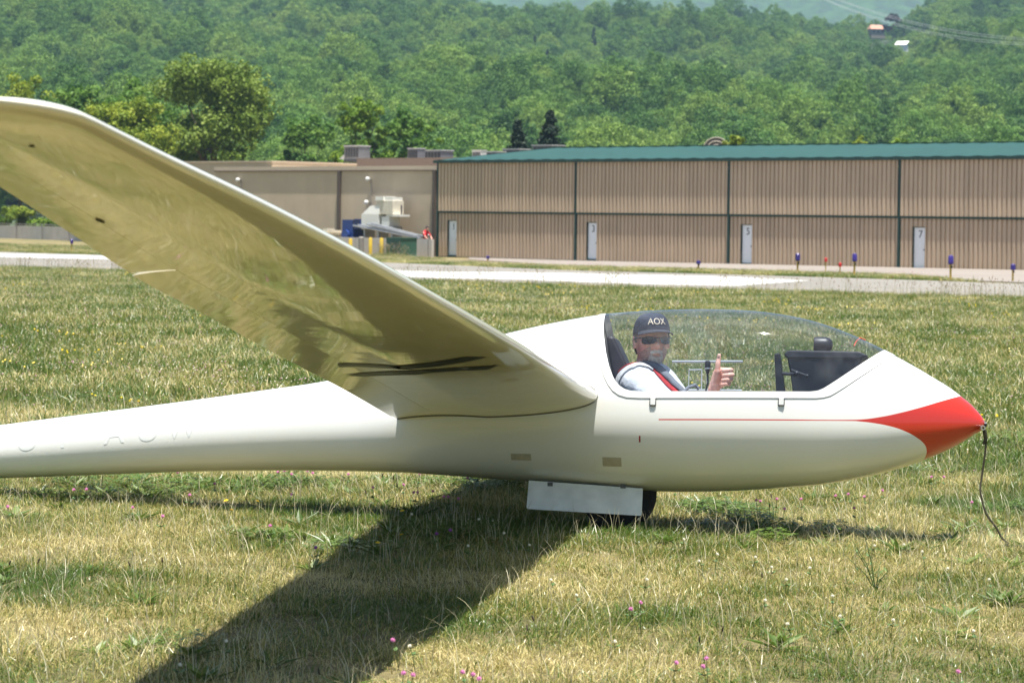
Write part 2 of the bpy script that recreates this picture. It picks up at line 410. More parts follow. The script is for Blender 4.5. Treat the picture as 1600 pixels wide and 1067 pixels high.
HOUSE = at(1369, 54.5, 1330.0)
pts = []; Yc = 400.0
while Yc < 1470:
    step = 5.2 + Yc * .0010; half = Yc * .186 * 1.6 + 40
    for X in np.arange(-half, half, step):
        x = X + rng.uniform(-.45, .45) * step; y = Yc + rng.uniform(-.45, .45) * step
        u = 800 + x * FPX / y
        # clearing round the hilltop house and its drive
        if y > 1080 and 1345 < u < 1392 and y < 1345: continue
        if y > 960 and 1395 < u < 1422 and y < 1150: continue
        if y > 1345 and 1250 < u < 1420 and rng.uniform() < .8: continue
        pts.append((x, y))
    Yc += step * .95
pts = np.array(pts); nT = len(pts); pz = hill_z(pts[:, 0], pts[:, 1]) - .8
kind_noise = np.array([mnoise.noise(Vector((p[0] * .012, p[1] * .012, 5))) for p in pts])
idx = rng.integers(0, 7, nT); idx[rng.uniform(size=nT) < .003] = 7
s = np.clip(rng.normal(.68, .19, nT), .36, 1.25)
wood = scatter('hillside_wood', np.stack([pts[:, 0], pts[:, 1], pz], 1), np.stack([np.zeros(nT), np.zeros(nT), rng.uniform(0, 6.28, nT)], 1),
               np.stack([s, s, s * rng.uniform(.82, 1.15, nT)], 1), idx, proto_wood)
tag(wood, 'dense green mixed wood covering the whole hillside', 'wood', kind='stuff')

M_OLIVE = foliage_mat('olive_foliage', [(0, (.055, .10, .014)), (.5, (.14, .215, .030)), (1, (.24, .31, .055))], objvar=0, nscale=.5)
M_BRIGHT = foliage_mat('bright_foliage', [(0, (.06, .12, .012)), (.5, (.13, .23, .022)), (1, (.23, .33, .04))], objvar=0, nscale=.5)
M_YELLOWG = foliage_mat('yellow_green_foliage', [(0, (.08, .13, .012)), (.5, (.18, .25, .022)), (1, (.30, .35, .04))], objvar=0, nscale=.5)
M_MID = foliage_mat('mid_foliage', [(0, (.04, .105, .018)), (.5, (.095, .20, .030)), (1, (.17, .28, .045))], objvar=0, nscale=.5)
M_SPRUCE = foliage_mat('spruce_foliage', [(0, (.008, .020, .012)), (1, (.022, .044, .022))], objvar=0, trans=.1)
M_PURPLE = foliage_mat('purple_foliage', [(0, (.022, .008, .012)), (1, (.06, .022, .026))], objvar=0, trans=.25)

def tree_px(name, px, ytop, Y, wpx, mat, label, zbase=-1.0, **kw):
    p = at(px, ytop, Y); w = wpx * Y / FPX
    return tree(name, (p.x, Y, zbase), w, p.z - zbase, mat, label, **kw)
tree_px('broadleaf_tree', 335, 96, 232, 195, M_OLIVE, 'large round olive-green tree, tallest one behind the flat-roofed block building', n=330, per=85, size=.30, seed=1, trunk=.45)
tree_px('broadleaf_tree', 215, 133, 248, 150, M_MID, 'dark green tree left of the large round olive tree', n=170, per=75, size=.32, seed=2, trunk=.35)
tree_px('broadleaf_tree', 30, 128, 255, 150, M_YELLOWG, 'yellowish tree whose top shows just above the wing tip', n=150, per=75, size=.32, seed=3)
tree_px('broadleaf_tree', 120, 140, 250, 120, M_MID, 'dark green tree just right of the yellowish tree above the wing tip', n=120, per=75, size=.32, seed=13)
tree_px('broadleaf_shrub', 195, 160, 222, 165, M_YELLOWG, 'bright yellow-green bushy tree above the middle of the wing edge', n=220, per=80, size=.27, seed=4, cat='shrub')
tree_px('broadleaf_tree', 480, 190, 262, 110, M_MID, 'low mid-green tree right of the large round olive tree', n=120, per=70, size=.32, seed=5)
tree_px('broadleaf_tree', 562, 160, 226, 95, M_BRIGHT, 'bright green tree behind the leftmost rooftop unit', n=150, per=75, size=.28, seed=6)
tree_px('broadleaf_tree', 640, 172, 238, 85, M_MID, 'green tree behind the pair of dark rooftop units', n=130, per=75, size=.28, seed=7)
tree_px('broadleaf_shrub', 692, 204, 244, 50, M_BRIGHT, 'small green bush right of the tree behind the paired rooftop units', n=60, per=60, size=.28, seed=8, cat='shrub')
for k, (px, yt, w) in enumerate([(809, 186, 42), (860, 171, 46)]):
    p = at(px, yt, 230); conifer('spruce_tree', (p.x, 230, -1), w * 230 / FPX * 2.5, p.z + 1, M_SPRUCE, ['shorter dark spruce, left one of the two spruces', 'taller dark spruce, right one of the two spruces'][k], 40 + k, 'spruces behind the hangar')
tree_px('broadleaf_shrub', 1145, 210, 215, 46, M_YELLOWG, 'yellow-green shrub top beside the arched roof above the hangar', n=70, per=60, size=.26, seed=9, cat='shrub')
tree_px('broadleaf_shrub', 1352, 212, 215, 38, M_YELLOWG, 'yellow-green shrub top above the hangar roof, left of its darker neighbour', n=60, per=60, size=.26, seed=10, cat='shrub')
tree_px('broadleaf_shrub', 1398, 208, 220, 66, M_BRIGHT, 'wide bright green shrub top above the hangar roof near the right', n=80, per=60, size=.26, seed=11, cat='shrub')
tp = at(1394, 72, 1290.0); tree('copper_beech', (tp.x, 1290, tp.z - .5), 9.5, 14.5, M_PURPLE, 'dark purple copper-leaved tree beside the hilltop house', n=90, per=50, size=.6, seed=12)
for k, (x, y, w, h) in enumerate([(-48.5, 252, 5.5, 2.2), (-45, 250, 4.2, 2.6), (-41.6, 248, 4.6, 1.8), (-53, 256, 6, 2.4), (-38, 247, 5, 1.6)]):
    tree('bank_shrub', (x, y, -1.0), w, h, [M_BRIGHT, M_YELLOWG][k == 1], ['low green shrub on the bank, half hidden by the wing', 'yellow-green shrub in the middle of the grassy bank at far left', 'small green shrub right of the yellow-green one on the bank', 'broad green shrub on the bank at the left picture edge', 'green shrub hidden behind the wing on the bank'][k], 'shrub', 'shrubs on the bank', n=60, per=60, size=.24, seed=60 + k, trunk=.05)

# hilltop house and white shed
M_ROOFT = simple('house_roof', (.42, .22, .15), .8); M_HOUSEW = simple('house_wall', (.22, .19, .16), .8); M_SHED = simple('shed_white', (.75, .74, .72), .6); M_PANE = simple('window_pane', (.05, .06, .07), .15)
h = empty('hilltop_house', HOUSE, (0, 0, R(12)))
MB().box(-3.6, 3.6, -3, 3, -2, 2.5).build('wall', M_HOUSEW, h)
MB().add([(-4, -3.5, 2.4), (4, -3.5, 2.4), (4, 3.5, 2.4), (-4, 3.5, 2.4), (-3, 0, 4.6), (3, 0, 4.6)], [(0, 1, 5, 4), (1, 2, 5), (2, 3, 4, 5), (3, 0, 4), (0, 3, 2, 1)]).build('roof', M_ROOFT, h)
for x in (-2.2, 0, 2.2): MB().box(x - .5, x + .5, -3.04, -2.98, .7, 1.9).build('window', M_PANE, h)
tag(h, 'small house with reddish tiled roof on the hilltop', 'house')
sp = at(1409, 77, 1120); h = empty('shed', sp, (0, 0, R(-25)))
MB().box(-2.2, 2.2, -1.6, 1.6, -3, 1.6).build('wall', M_SHED, h)
MB().add([(-2.5, -2, 1.5), (2.5, -2, 1.5), (2.5, 2, 3.2), (-2.5, 2, 3.2), (-2.5, -2, 1.62), (2.5, -2, 1.62), (2.5, 2, 3.32), (-2.5, 2, 3.32)], [(0, 3, 2, 1), (4, 5, 6, 7), (0, 1, 5, 4), (1, 2, 6, 5), (2, 3, 7, 6), (3, 0, 4, 7)]).build('roof', M_SHED, h)
tag(h, 'white shed roof among the trees below the hilltop house', 'shed')

# overhead wires across the hillside
M_WIRE = simple('wire_metal', (.62, .63, .64), .4, .3); M_POLE = simple('pole_wood', (.2, .16, .12), .9)
a, b = at(1180, -60, 820), at(1680, 62, 700); h = empty('power_line', (b.x, b.y, b.z - 11))
for k in range(4):
    off = Vector((.8 * (k % 2), 0, -.9 * (k // 2) - .35 * (k % 2))); p = []
    for t in np.linspace(0, 1, 40):
        q = a.lerp(b, float(t)) + off; q.z -= 6.0 * 4 * t * (1 - t) * (1 + .06 * k); p.append(q - h.location)
    MB().tube(p, .035, 5).build('wire', M_WIRE, h, smooth=True)
for e in (a, b):
    q = e - h.location
    mb = MB(); mb.tube([q + Vector((0, 0, -11.5)), q + Vector((0, 0, .8))], [.2, .14], 8); mb.build('pole', M_POLE, h, smooth=True)
    MB().box(q.x - 1.3, q.x + 1.3, q.y - .08, q.y + .08, q.z - .1, q.z + .1).build('crossarm', M_POLE, h)
tag(h, 'thin overhead power wires crossing above the wooded hill', 'power line')

# ------------------------------------------------------------------ hangar
HA = Vector((-4.33, 160.0, -0.92)); HROT = math.atan2(-23.3, 23.53); BAY = 11.04; NB = 5; HE = 5.55; RAILZ = 2.62
M_TAN = simple('tan_sheet_metal', (.54, .41, .285), .55, var=.05, scale=.6)
M_TANL = simple('tan_sheet_lower', (.52, .39, .27), .55, var=.06, scale=.7)
M_GREEN = simple('green_trim', (.008, .038, .030), .45, var=.1); M_GROOF = simple('green_roof_sheet', (.007, .055, .041), .5, var=.10, scale=.3)
M_DOORW = simple('door_white_paint', (.84, .85, .87), .5, var=.03); M_INK = simple('number_ink', (.03, .035, .05), .6); M_DARK = simple('dark_gap', (.03, .03, .03), .8)
weather(M_TAN); weather(M_TANL); weather(M_GROOF, .12)
hg = empty('hangar', HA, (0, 0, HROT))
def corrug(mb, x0, x1, z0, z1, y, pitch=.276, depth=.075):
    k0 = math.floor(x0 / pitch); pr = []
    k = k0
    while k * pitch < x1 + pitch:
        b = k * pitch
        pr += [(b, 0), (b + pitch * .26, 0), (b + pitch * .34, -depth), (b + pitch * .92, -depth)]; k += 1
    pr.append((k * pitch, 0))
    P = np.array(pr); xs_ = [x0] + [p for p in P[:, 0] if x0 < p < x1] + [x1]; ys_ = np.interp(xs_, P[:, 0], P[:, 1])
    v = []; f = []
    for i, (x, d) in enumerate(zip(xs_, ys_)):
        v += [(x, y + d, z0), (x, y + d, z1)]
        if i: f.append((2 * i - 2, 2 * i, 2 * i + 1, 2 * i - 1))
    mb.add(v, f)
for i in range(NB):
    X = i * BAY
    mb = MB(); corrug(mb, X + .10, X + BAY - .10, RAILZ + .06, HE, -.10); mb.build('upper_door_leaf', M_TAN, hg)
    mb = MB(); dx0, dx1 = X + .80, X + 1.58
    corrug(mb, X + .10, dx0, .06, RAILZ - .06, -.03); corrug(mb, dx1, X + BAY - .10, .06, RAILZ - .06, -.03); corrug(mb, dx0, dx1, 2.16, RAILZ - .06, -.03)
    mb.box(dx0 - .005, dx0, -.05, .14, .0, 2.16); mb.box(dx1, dx1 + .005, -.05, .14, 0, 2.16); mb.box(dx0, dx1, -.05, .14, 2.16, 2.165)
    mb.build('lower_door_leaf', M_TANL, hg)
    MB().box(X - .06, X + .06, -.17, -.02, 0, HE - .02).build('door_post', M_GREEN, hg)
    MB().box(X + .09, X + BAY - .09, -.185, -.05, RAILZ - .04, RAILZ + .04).build('door_rail', M_GREEN, hg)
    MB().box(X + .09, X + BAY - .09, -.10, .02, 0.0, .07).build('bottom_seal', M_GREEN, hg)
    d = MB().box(dx0 + .04, dx1 - .04, .02, .05, .14, 2.12).build('personnel_door', M_DOORW, hg)
    fr = MB(); fr.box(dx0 + .002, dx0 + .04, -.03, .14, .0, 2.155); fr.box(dx1 - .04, dx1 - .002, -.03, .14, 0, 2.155); fr.box(dx0 + .04, dx1 - .04, -.03, .14, 2.12, 2.155); fr.build('door_frame', M_GREEN, d)
    MB().box(dx0 + .04, dx1 - .04, -.06, .14, .0, .14).build('door_step', M_GREEN, d)
    MB().ball((dx1 - .12, -.01, 1.02), .035, 10, 6).build('door_knob', M_INK, d, smooth=True)
    tcu = bpy.data.curves.new('door_number', 'FONT'); tcu.body = str(2 * i + 1); tcu.size = .52; tcu.extrude = .004; tcu.align_x = 'CENTER'; tcu.materials.append(M_INK)
    text_part('door_number', tcu, d, ((dx0 + dx1) / 2 + .03, .014, 1.62), (R(90), 0, 0))
MB().box(NB * BAY - .09, NB * BAY + .09, -.17, -.02, 0, HE - .02).build('door_post', M_GREEN, hg)
HD = 9.8; RZ = HE + 1.02; LX = NB * BAY
# gable wall facing left, back wall
mb = MB(); mb.add([(0, 0, 0), (0, 2 * HD, 0), (0, 2 * HD, HE), (0, HD, RZ - .06), (0, 0, HE)], [(0, 4, 3, 2, 1)]); mb.build('gable_wall', M_TAN, hg)
mb = MB(); mb.add([(LX, 0, 0), (LX, 2 * HD, 0), (LX, 2 * HD, HE), (LX, HD, RZ - .06), (LX, 0, HE), (0, 2 * HD, 0), (0, 2 * HD, HE)], [(0, 1, 2, 3, 4), (5, 6, 2, 1)]); mb.build('back_wall', M_TAN, hg)
def roofside(y0, z0, y1, z1):
    mb = MB(); n_ = int(LX / .6); v = []; f = []
    for i in range(n_ + 1):
        x = -.25 + (LX + .5) * i / n_; r_ = .035 if i % 2 else 0
        v += [(x, y0, z0 + r_), (x, y1, z1 + r_)]
        if i: f.append((2 * i - 2, 2 * i, 2 * i + 1, 2 * i - 1))
    mb.add(v, f); return mb
rf = roofside(-.30, HE + .045, HD, RZ + .02); rf.build('roof', M_GROOF, hg); roofside(2 * HD + .3, HE + .045, HD, RZ + .02).build('roof', M_GROOF, hg)
MB().box(-.25, LX + .25, -.31, -.285, HE - .11, HE + .05).build('eave_trim', M_GREEN, hg)
MB().box(-.25, LX + .25, HD - .22, HD + .22, RZ + .035, RZ + .08).build('ridge_cap', M_GROOF, hg)
for y0, z0, y1, z1 in ((-.29, HE - .1, HD, RZ - .1), (2 * HD + .29, HE - .1, HD, RZ - .1)):
    MB().add([(-.26, y0, z0), (-.26, y1, z1), (-.26, y1, z1 + .15), (-.26, y0, z0 + .15), (-.23, y0, z0), (-.23, y1, z1), (-.23, y1, z1 + .15), (-.23, y0, z0 + .15)], [(0, 1, 2, 3), (7, 6, 5, 4), (0, 4, 5, 1), (3, 2, 6, 7)]).build('gable_trim', M_GREEN, hg)
tag(hg, 'long tan corrugated hangar with green roof and numbered white doors', 'hangar')

# ------------------------------------------------------------------ flat-roofed block building, in line with the hangar
M_BLOCK = simple('painted_block', (.52, .42, .30), .85, var=.06, scale=.7, bump=.2); M_COPING = simple('coping', (.50, .41, .31), .7, var=.06); M_PIPE = simple('downpipe_brown', (.10, .075, .06), .6); M_UPSHADE = simple('upper_storey_shade', (.17, .125, .10), .8)
weather(M_BLOCK, .04); M_LAMP = simple('lamp_grey', (.6, .6, .58), .4); M_CONDUIT = simple('conduit', (.15, .13, .12), .5)
bb = empty('block_building', HA, (0, 0, HROT)); BT = 5.33
MB().box(-22, -.35, 1.2, 26, 0, BT - .24).build('wall', M_BLOCK, bb)
MB().box(-22.05, -.33, 1.14, 26.05, BT - .24, BT).build('parapet', M_COPING, bb)
MB().box(-22.07, -.33, 1.10, 1.16, BT - .30, BT - .245).build('drip_edge', M_PIPE, bb)
MB().box(-32.3, -22.05, 6, 26, 0, 5.75).build('wall', M_BLOCK, bb)
MB().box(-32.35, -22.02, 5.94, 26, 5.75, 5.85).build('parapet', M_COPING, bb)
MB().box(-15.5, -.6, 7.5, 20, BT, 6.0).build('upper_storey', M_UPSHADE, bb)  # dark brown puts the shade of the set-back storey into its colour
for x in (-10.0, -1.6): MB().box(x - .10, x + .10, 1.03, 1.19, 0, BT - .24).build('downpipe', M_PIPE, bb)
for x, z in ((-7.3, 4.55), (-7.4, 3.15), (-19.5, 4.5)):
    l = MB().ball((x, 1.0, z), (.14, .16, .14), 12, 8).build('wall_lamp', M_LAMP, bb, smooth=True)
    MB().tube([(x + .1, 1.14, z), (x + .2, 1.14, z - .6), (x + .28, 1.14, z - 1.0)], .03, 6).build('conduit', M_CONDUIT, l)
MB().box(-7.7, -7.1, 1.05, 1.18, 1.9, 2.45).build('meter_box', M_CONDUIT, bb)
tag(bb, 'flat-roofed beige block building left of the hangar', 'building')

# rooftop units
M_UNIT = simple('unit_grey', (.17, .17, .18), .5, var=.15, scale=1.5); M_UNITL = simple('unit_pale', (.5, .5, .5), .5); M_FINS = simple('unit_fins', (.045, .045, .05), .5)
def roof_unit(px0, px1, ytop, ybot, Y, label, hood=False, pale=False):
    a, b = at(px0, ytop, Y), at(px1, ybot, Y); w = (b.x - a.x) / 1.30; hh = a.z - b.z
    o = empty('rooftop_unit', ((a.x + b.x) / 2, Y, b.z - .1), (0, 0, HROT)); mt = M_UNITL if pale else M_UNIT
    MB().box(-w * .55, w * .55, -w * .38, w * .38, .15, hh + .1).build('casing', mt, o)
    MB().box(-w * .58, w * .58, -w * .41, w * .41, hh + .1, hh + .16).build('lid', M_UNITL, o)
    MB().box(-w * .56, w * .56, -w * .39, w * .39, 0, .15).build('curb', M_FINS, o)
    for k in range(5):
        x = -w * .45 + k * w * .2; MB().box(x, x + w * .14, -w * .38 - .02, -w * .38 - .002, .3, hh).build('louvre', M_FINS, o)
    if hood: MB().add([(-w * .55, -w * .3, hh * .6), (-w * .55, w * .3, hh * .6), (-w * 1.0, -w * .3, .2), (-w * 1.0, w * .3, .2), (-w * .55, -w * .3, .1), (-w * .55, w * .3, .1)], [(0, 1, 3, 2), (0, 2, 4), (1, 5, 3), (2, 3, 5, 4)]).build('intake_hood', M_UNITL, o)
    return tag(o, label, 'roof unit', 'rooftop units')
roof_unit(538, 578, 229, 251, 181, 'large grey rooftop unit with slanted pale hood, leftmost on the roof', True)
roof_unit(637, 664, 233, 255, 180, 'dark rooftop unit with slanted hood, left of an adjoining pair', True)
roof_unit(662, 708, 236, 255, 182, 'wide dark rooftop unit adjoining another at the hangar corner')
roof_unit(738, 760, 236, 250, 196, 'pale rooftop box, first one showing over the hangar roof', pale=True)
roof_unit(757, 790, 238, 250, 198, 'low dark rooftop unit between pale box and grey unit')
roof_unit(786, 828, 234, 247, 200, 'grey rooftop unit below the shorter spruce')
roof_unit(832, 882, 228, 245, 204, 'flat-topped grey rooftop unit below the taller spruce')

# arched roof end behind the hangar ridge
M_ARCH = simple('arch_shingle', (.16, .13, .12), .85, var=.25, scale=4); M_ARCHR = simple('arch_rim', (.36, .32, .27), .8)
c = at(1119, 236, 250); o = empty('arched_shed', (c.x, 250, -.95), (0, 0, R(-4)))
rr = 1.2; zc = c.z + .95; mb = MB(); v = []; f = []
for k in range(17):
    a = math.pi * k / 16
    for y in (0, 7): v.append((rr * math.cos(a), y, zc + rr * math.sin(a)))
    if k: f.append((2 * k - 2, 2 * k - 1, 2 * k + 1, 2 * k))
mb.add(v, f); mb.build('roof', M_ARCH, o, smooth=True)
mb = MB(); mb.add([(rr * math.cos(math.pi * k / 16), .05, zc + rr * math.sin(math.pi * k / 16)) for k in range(17)], [tuple(range(17))]); mb.box(-rr, rr, .05, 7, 0, zc); mb.build('wall', M_ARCH, o)
for r2 in (1.0, .72, .45):
    MB().tube([(rr * r2 * math.cos(math.pi * k / 20), -.02, zc + rr * r2 * math.sin(math.pi * k / 20)) for k in range(21)], .055, 6).build('rim', M_ARCHR, o)
tag(o, 'round arched grey-brown shed end peeking over the hangar roof', 'shed')

# ------------------------------------------------------------------ yard in front of the block building
M_CONC = simple('low_wall_concrete', (.52, .48, .445), .9, var=.08, scale=1.2); M_YEL = simple('yellow_paint', (.55, .38, .03), .6, var=.15); M_GREYP = simple('grey_post', (.25, .23, .21), .7); M_METAL = simple('galvanised', (.38, .39, .40), .4, .7, var=.2, scale=3)
M_WHITEM = simple('white_machine_paint', (.80, .79, .74), .5, var=.04); M_CREAM = simple('cream_machine_paint', (.66, .61, .50), .5); M_BLUEM = simple('blue_machine_paint', (.02, .05, .20), .4, var=.3); M_TIMBER = simple('timber', (.46, .36, .22), .8, var=.35, scale=4); M_TRANS = simple('transformer_green', (.045, .12, .085), .45, var=.1)
def yard(name, x, y, z=0.0): return empty(name, HA + Matrix.Rotation(HROT, 3, 'Z') @ Vector((x, y, z)), (0, 0, HROT))
o = yard('low_wall', 0, 0); MB().box(-26, .55, -1.1, -.9, -.1, 1.05).build('wall_body', M_CONC, o)
for k in range(11): MB().box(-26 + k * 2.5 - .01, -26 + k * 2.5 + .01, -1.115, -.885, 0, 1.055).build('joint', M_GREYP, o)
tag(o, 'low pale concrete wall behind the yellow bollards', 'wall')
lw = empty('low_wall', (-30, 215, -.95), (0, 0, math.atan2(50, -30))); MB().box(0, 70, -.1, .1, -.1, 1.15).build('wall_body', M_CONC, lw)
for k in range(12): MB().tube([(k * 6, .2, 0), (k * 6, .2, 1.35)], .04, 6).build('post', M_GREYP, lw)
MB().tube([(0, .2, 1.3), (70, .2, 1.3)], .025, 5).build('rail', M_GREYP, lw)
tag(lw, 'pale concrete wall with thin rail at the left picture edge', 'wall')
for k, (x, m_, hh, lab) in enumerate([(-7.45, M_YEL, 1.0, 'leftmost yellow bollard in front of the pale low wall'), (-6.5, M_GREYP, 1.12, 'thick grey post between yellow bollards by the low wall'), (-5.7, M_YEL, 1.08, 'middle yellow bollard, right of the grey post'), (-4.75, M_YEL, 1.08, 'rightmost yellow bollard, beside the green transformer box')]):
    o = yard('bollard', x + 1.9, -1.9); r_ = .17 if m_ is M_GREYP else .11
    MB().lathe([(0, 0), (r_, 0), (r_, hh - .06), (r_ * .75, hh - .015), (0, hh)], n=14).build('post', m_, o, smooth=True); MB().lathe([(0, 0), (r_ * 1.5, 0), (r_ * 1.4, .06), (r_, .08)], n=14).build('footing', M_CONC, o, smooth=True)
    tag(o, lab, 'bollard', 'bollards by the low wall')
o = yard('transformer_box', .05, -3.0); MB().box(-.62, .62, -.62, .62, 0.08, 1.08).build('cabinet', M_TRANS, o); MB().box(-.65, .65, -.65, .65, 1.08, 1.13).build('lid', M_TRANS, o); MB().box(-.7, .7, -.7, .7, 0, .08).build('pad', M_CONC, o)
MB().box(-.01, .01, -.632, -.62, .15, 1.0).build('door_seam', M_DARK, o); MB().box(.05, .1, -.65, -.62, .5, .7).build('latch', M_METAL, o)
tag(o, 'dark green transformer box at the end of the low wall', 'utility box')
o = yard('duct_machine', -4.7, -.1)
MB().box(-1.35, .15, -.5, .5, 1.55, 2.45).build('lower_hood', M_WHITEM, o); MB().add([(-1.3, -.5, 2.45), (.2, -.5, 2.45), (.2, .5, 2.45), (-1.3, .5, 2.45), (-.6, -.45, 2.95), (.2, -.45, 2.95), (.2, .45, 2.95), (-.6, .45, 2.95)], [(0, 1, 5, 4), (1, 2, 6, 5), (2, 3, 7, 6), (3, 0, 4, 7), (4, 5, 6, 7)]).build('sloped_cover', M_WHITEM, o)
MB().box(-.1, 1.3, -.45, .45, 2.45, 3.25).build('upper_box', M_CREAM, o); MB().box(-.15, .55, -.5, .5, 3.25, 3.5).build('top_cap', M_WHITEM, o); MB().box(.62, 1.25, -.4, .4, 3.25, 3.46).build('top_cap', M_WHITEM, o)
MB().box(.7, 1.9, -.4, .4, 2.32, 2.44).build('outlet_shelf', M_WHITEM, o); MB().box(.35, 1.0, -.42, .42, 1.75, 2.31).build('filter_box', M_WHITEM, o); MB().tube([(1.6, 0, 2.44), (1.6, 0, 3.0)], .06, 8).build('stack_pipe', M_CONDUIT, o)
for x in (-1.2, 0, 1.2): MB().box(x - .06, x + .06, -.4, .4, 0, 1.75).build('leg', M_METAL, o)
tag(o, 'stacked white duct machine against the block building wall', 'machine')
o = yard('blue_engine', -7.2, -.15); MB().box(-.5, .45, -.5, .5, .5, 2.1).build('engine_block', M_BLUEM, o); MB().box(.48, 1.15, -.45, .45, 1.55, 2.15).build('radiator', M_BLUEM, o); MB().lathe([(0, -.08), (.3, -.08), (.3, .08), (0, .08)], (-.1, -.58, 1.2), 'Y', 14).build('flywheel', M_BLUEM, o, smooth=True)
for x in (-.45, .4): MB().box(x - .06, x + .06, -.45, .45, 0, .5).build('skid', M_METAL, o)
for k in range(3): MB().tube([(.52 + k * .2, -.46, 1.6), (.52 + k * .2, -.46, 2.1)], .04, 6).build('pipe', M_DARK, o)
tag(o, 'dark blue engine standing left of the white duct machine', 'machine')
for k in range(7):
    o = yard('metal_pipe', 0, 0); y = -.75 + (k % 4) * .12; dz = .10 * (k // 4) + .05 * (k % 2)
    MB().tube([(-6.6 + .3 * k, y, 1.75 + dz), (-.7 - .25 * (k % 3), y, 1.08 + dz)], .055, 8).build('tube', M_METAL, o, smooth=True)
    tag(o, ['lowest and nearest', 'second lowest', 'third lowest', 'lowest at the back', 'upper nearest', 'upper middle', 'topmost rear'][k] + ' grey metal pipe of the slanting stack before the white machine', 'pipe', 'stacked metal pipes')
for k, (x, z) in enumerate([(-9.6, 0), (-9.0, .0), (-8.5, 0)]):
    o = yard('pallet_stack', x + .3, -.3)
    for j in range(6): MB().box(-.26, .26, -.4, .4, .05 + j * .22, .05 + j * .22 + .16 ).build('board', M_TIMBER, o)
    MB().box(-.2, .2, -.3, .3, 1.3, 1.55 - .1 * k).build('sack', M_CREAM, o)
    tag(o, ['tan stack of boards at the left end of the yard', 'middle tan stack of boards left of the blue engine', 'tan stack of boards touching the blue engine'][k], 'stack', 'stacked boards')
for k, x in enumerate((-9.7, -.8)):
    o = yard('fence_post', x + 1.5, -1.5); MB().tube([(0, 0, 0), (0, 0, 1.25)], .04, 8).build('pole', M_GREYP, o); MB().ball((0, 0, 1.27), .055, 8, 6).build('cap', M_METAL, o, smooth=True)
    tag(o, ['thin dark fence post at the left end of the low wall', 'thin grey fence post beside the hangar corner'][k], 'post', 'fence posts')

# ------------------------------------------------------------------ taxiway markers
M_BLUECAP = simple('blue_reflector', (.035, .02, .16), .3, var=.2); M_STAKE = simple('yellow_stake', (.55, .36, .04), .6); M_REDCAP = simple('red_reflector', (.55, .03, .03), .4)
mk_lab = ['at the far left beside the wing', 'in front of the hangar\'s first bay', 'in front of the hangar\'s second bay', 'left of the two small red markers', 'right of the two small red markers', 'below the fourth hangar door, at right', 'at the far right picture edge']
for k, (x, y, h_) in enumerate([(-25.72, 160.4, .74), (-1.2, 130.8, .35), (7.48, 111.1, .42), (10.66, 103.1, .80), (12.38, 99.8, .84), (14.58, 91.7, .86), (17, 93.6, .58)]):
    o = empty('taxiway_marker', (x, y, float(gz(x, y)) + .02)); s_ = h_ / .85
    MB().tube([(0, 0, 0), (0, 0, .58 * s_)], .035, 8).build('stake', M_STAKE, o, smooth=True)
    MB().lathe([(0, .54 * s_), (.06, .54 * s_), (.095, .58 * s_), (.085, .80 * s_), (.05, .845 * s_), (0, .85 * s_)], n=14).build('reflector', M_BLUECAP, o, smooth=True)
    MB().box(-.012, .05, -.06, -.03, .42 * s_, .5 * s_).build('clip', M_DARK, o)
    tag(o, 'blue-topped yellow taxiway marker ' + mk_lab[k], 'marker', 'taxiway markers')
for k, (x, y, h_) in enumerate([(12.29, 108.2, .62), (12.0, 101, .5)]):
    o = empty('red_marker', (x, y, float(gz(x, y)) + .02)); MB().tube([(0, 0, 0), (0, 0, h_ - .15)], .022, 6).build('stake', M_STAKE, o); MB().lathe([(0, h_ - .17), (.06, h_ - .16), (.06, h_ - .03), (0, h_)], n=12).build('reflector', M_REDCAP, o, smooth=True)
    tag(o, ['taller left one of two small red taxiway markers', 'shorter right one of two small red taxiway markers'][k], 'marker', 'red markers')

# ------------------------------------------------------------------ glider
GLOC = Vector((-0.0121, 12.6572, 0.0001)); YAW = R(-9); ROLL = R(-6.4)
GMAT = Matrix.Translation(GLOC) @ Matrix.Rotation(YAW, 4, 'Z') @ Matrix.Rotation(ROLL, 4, 'X')
def glider_frame(name):
    o = empty(name); o.matrix_world = GMAT; return o

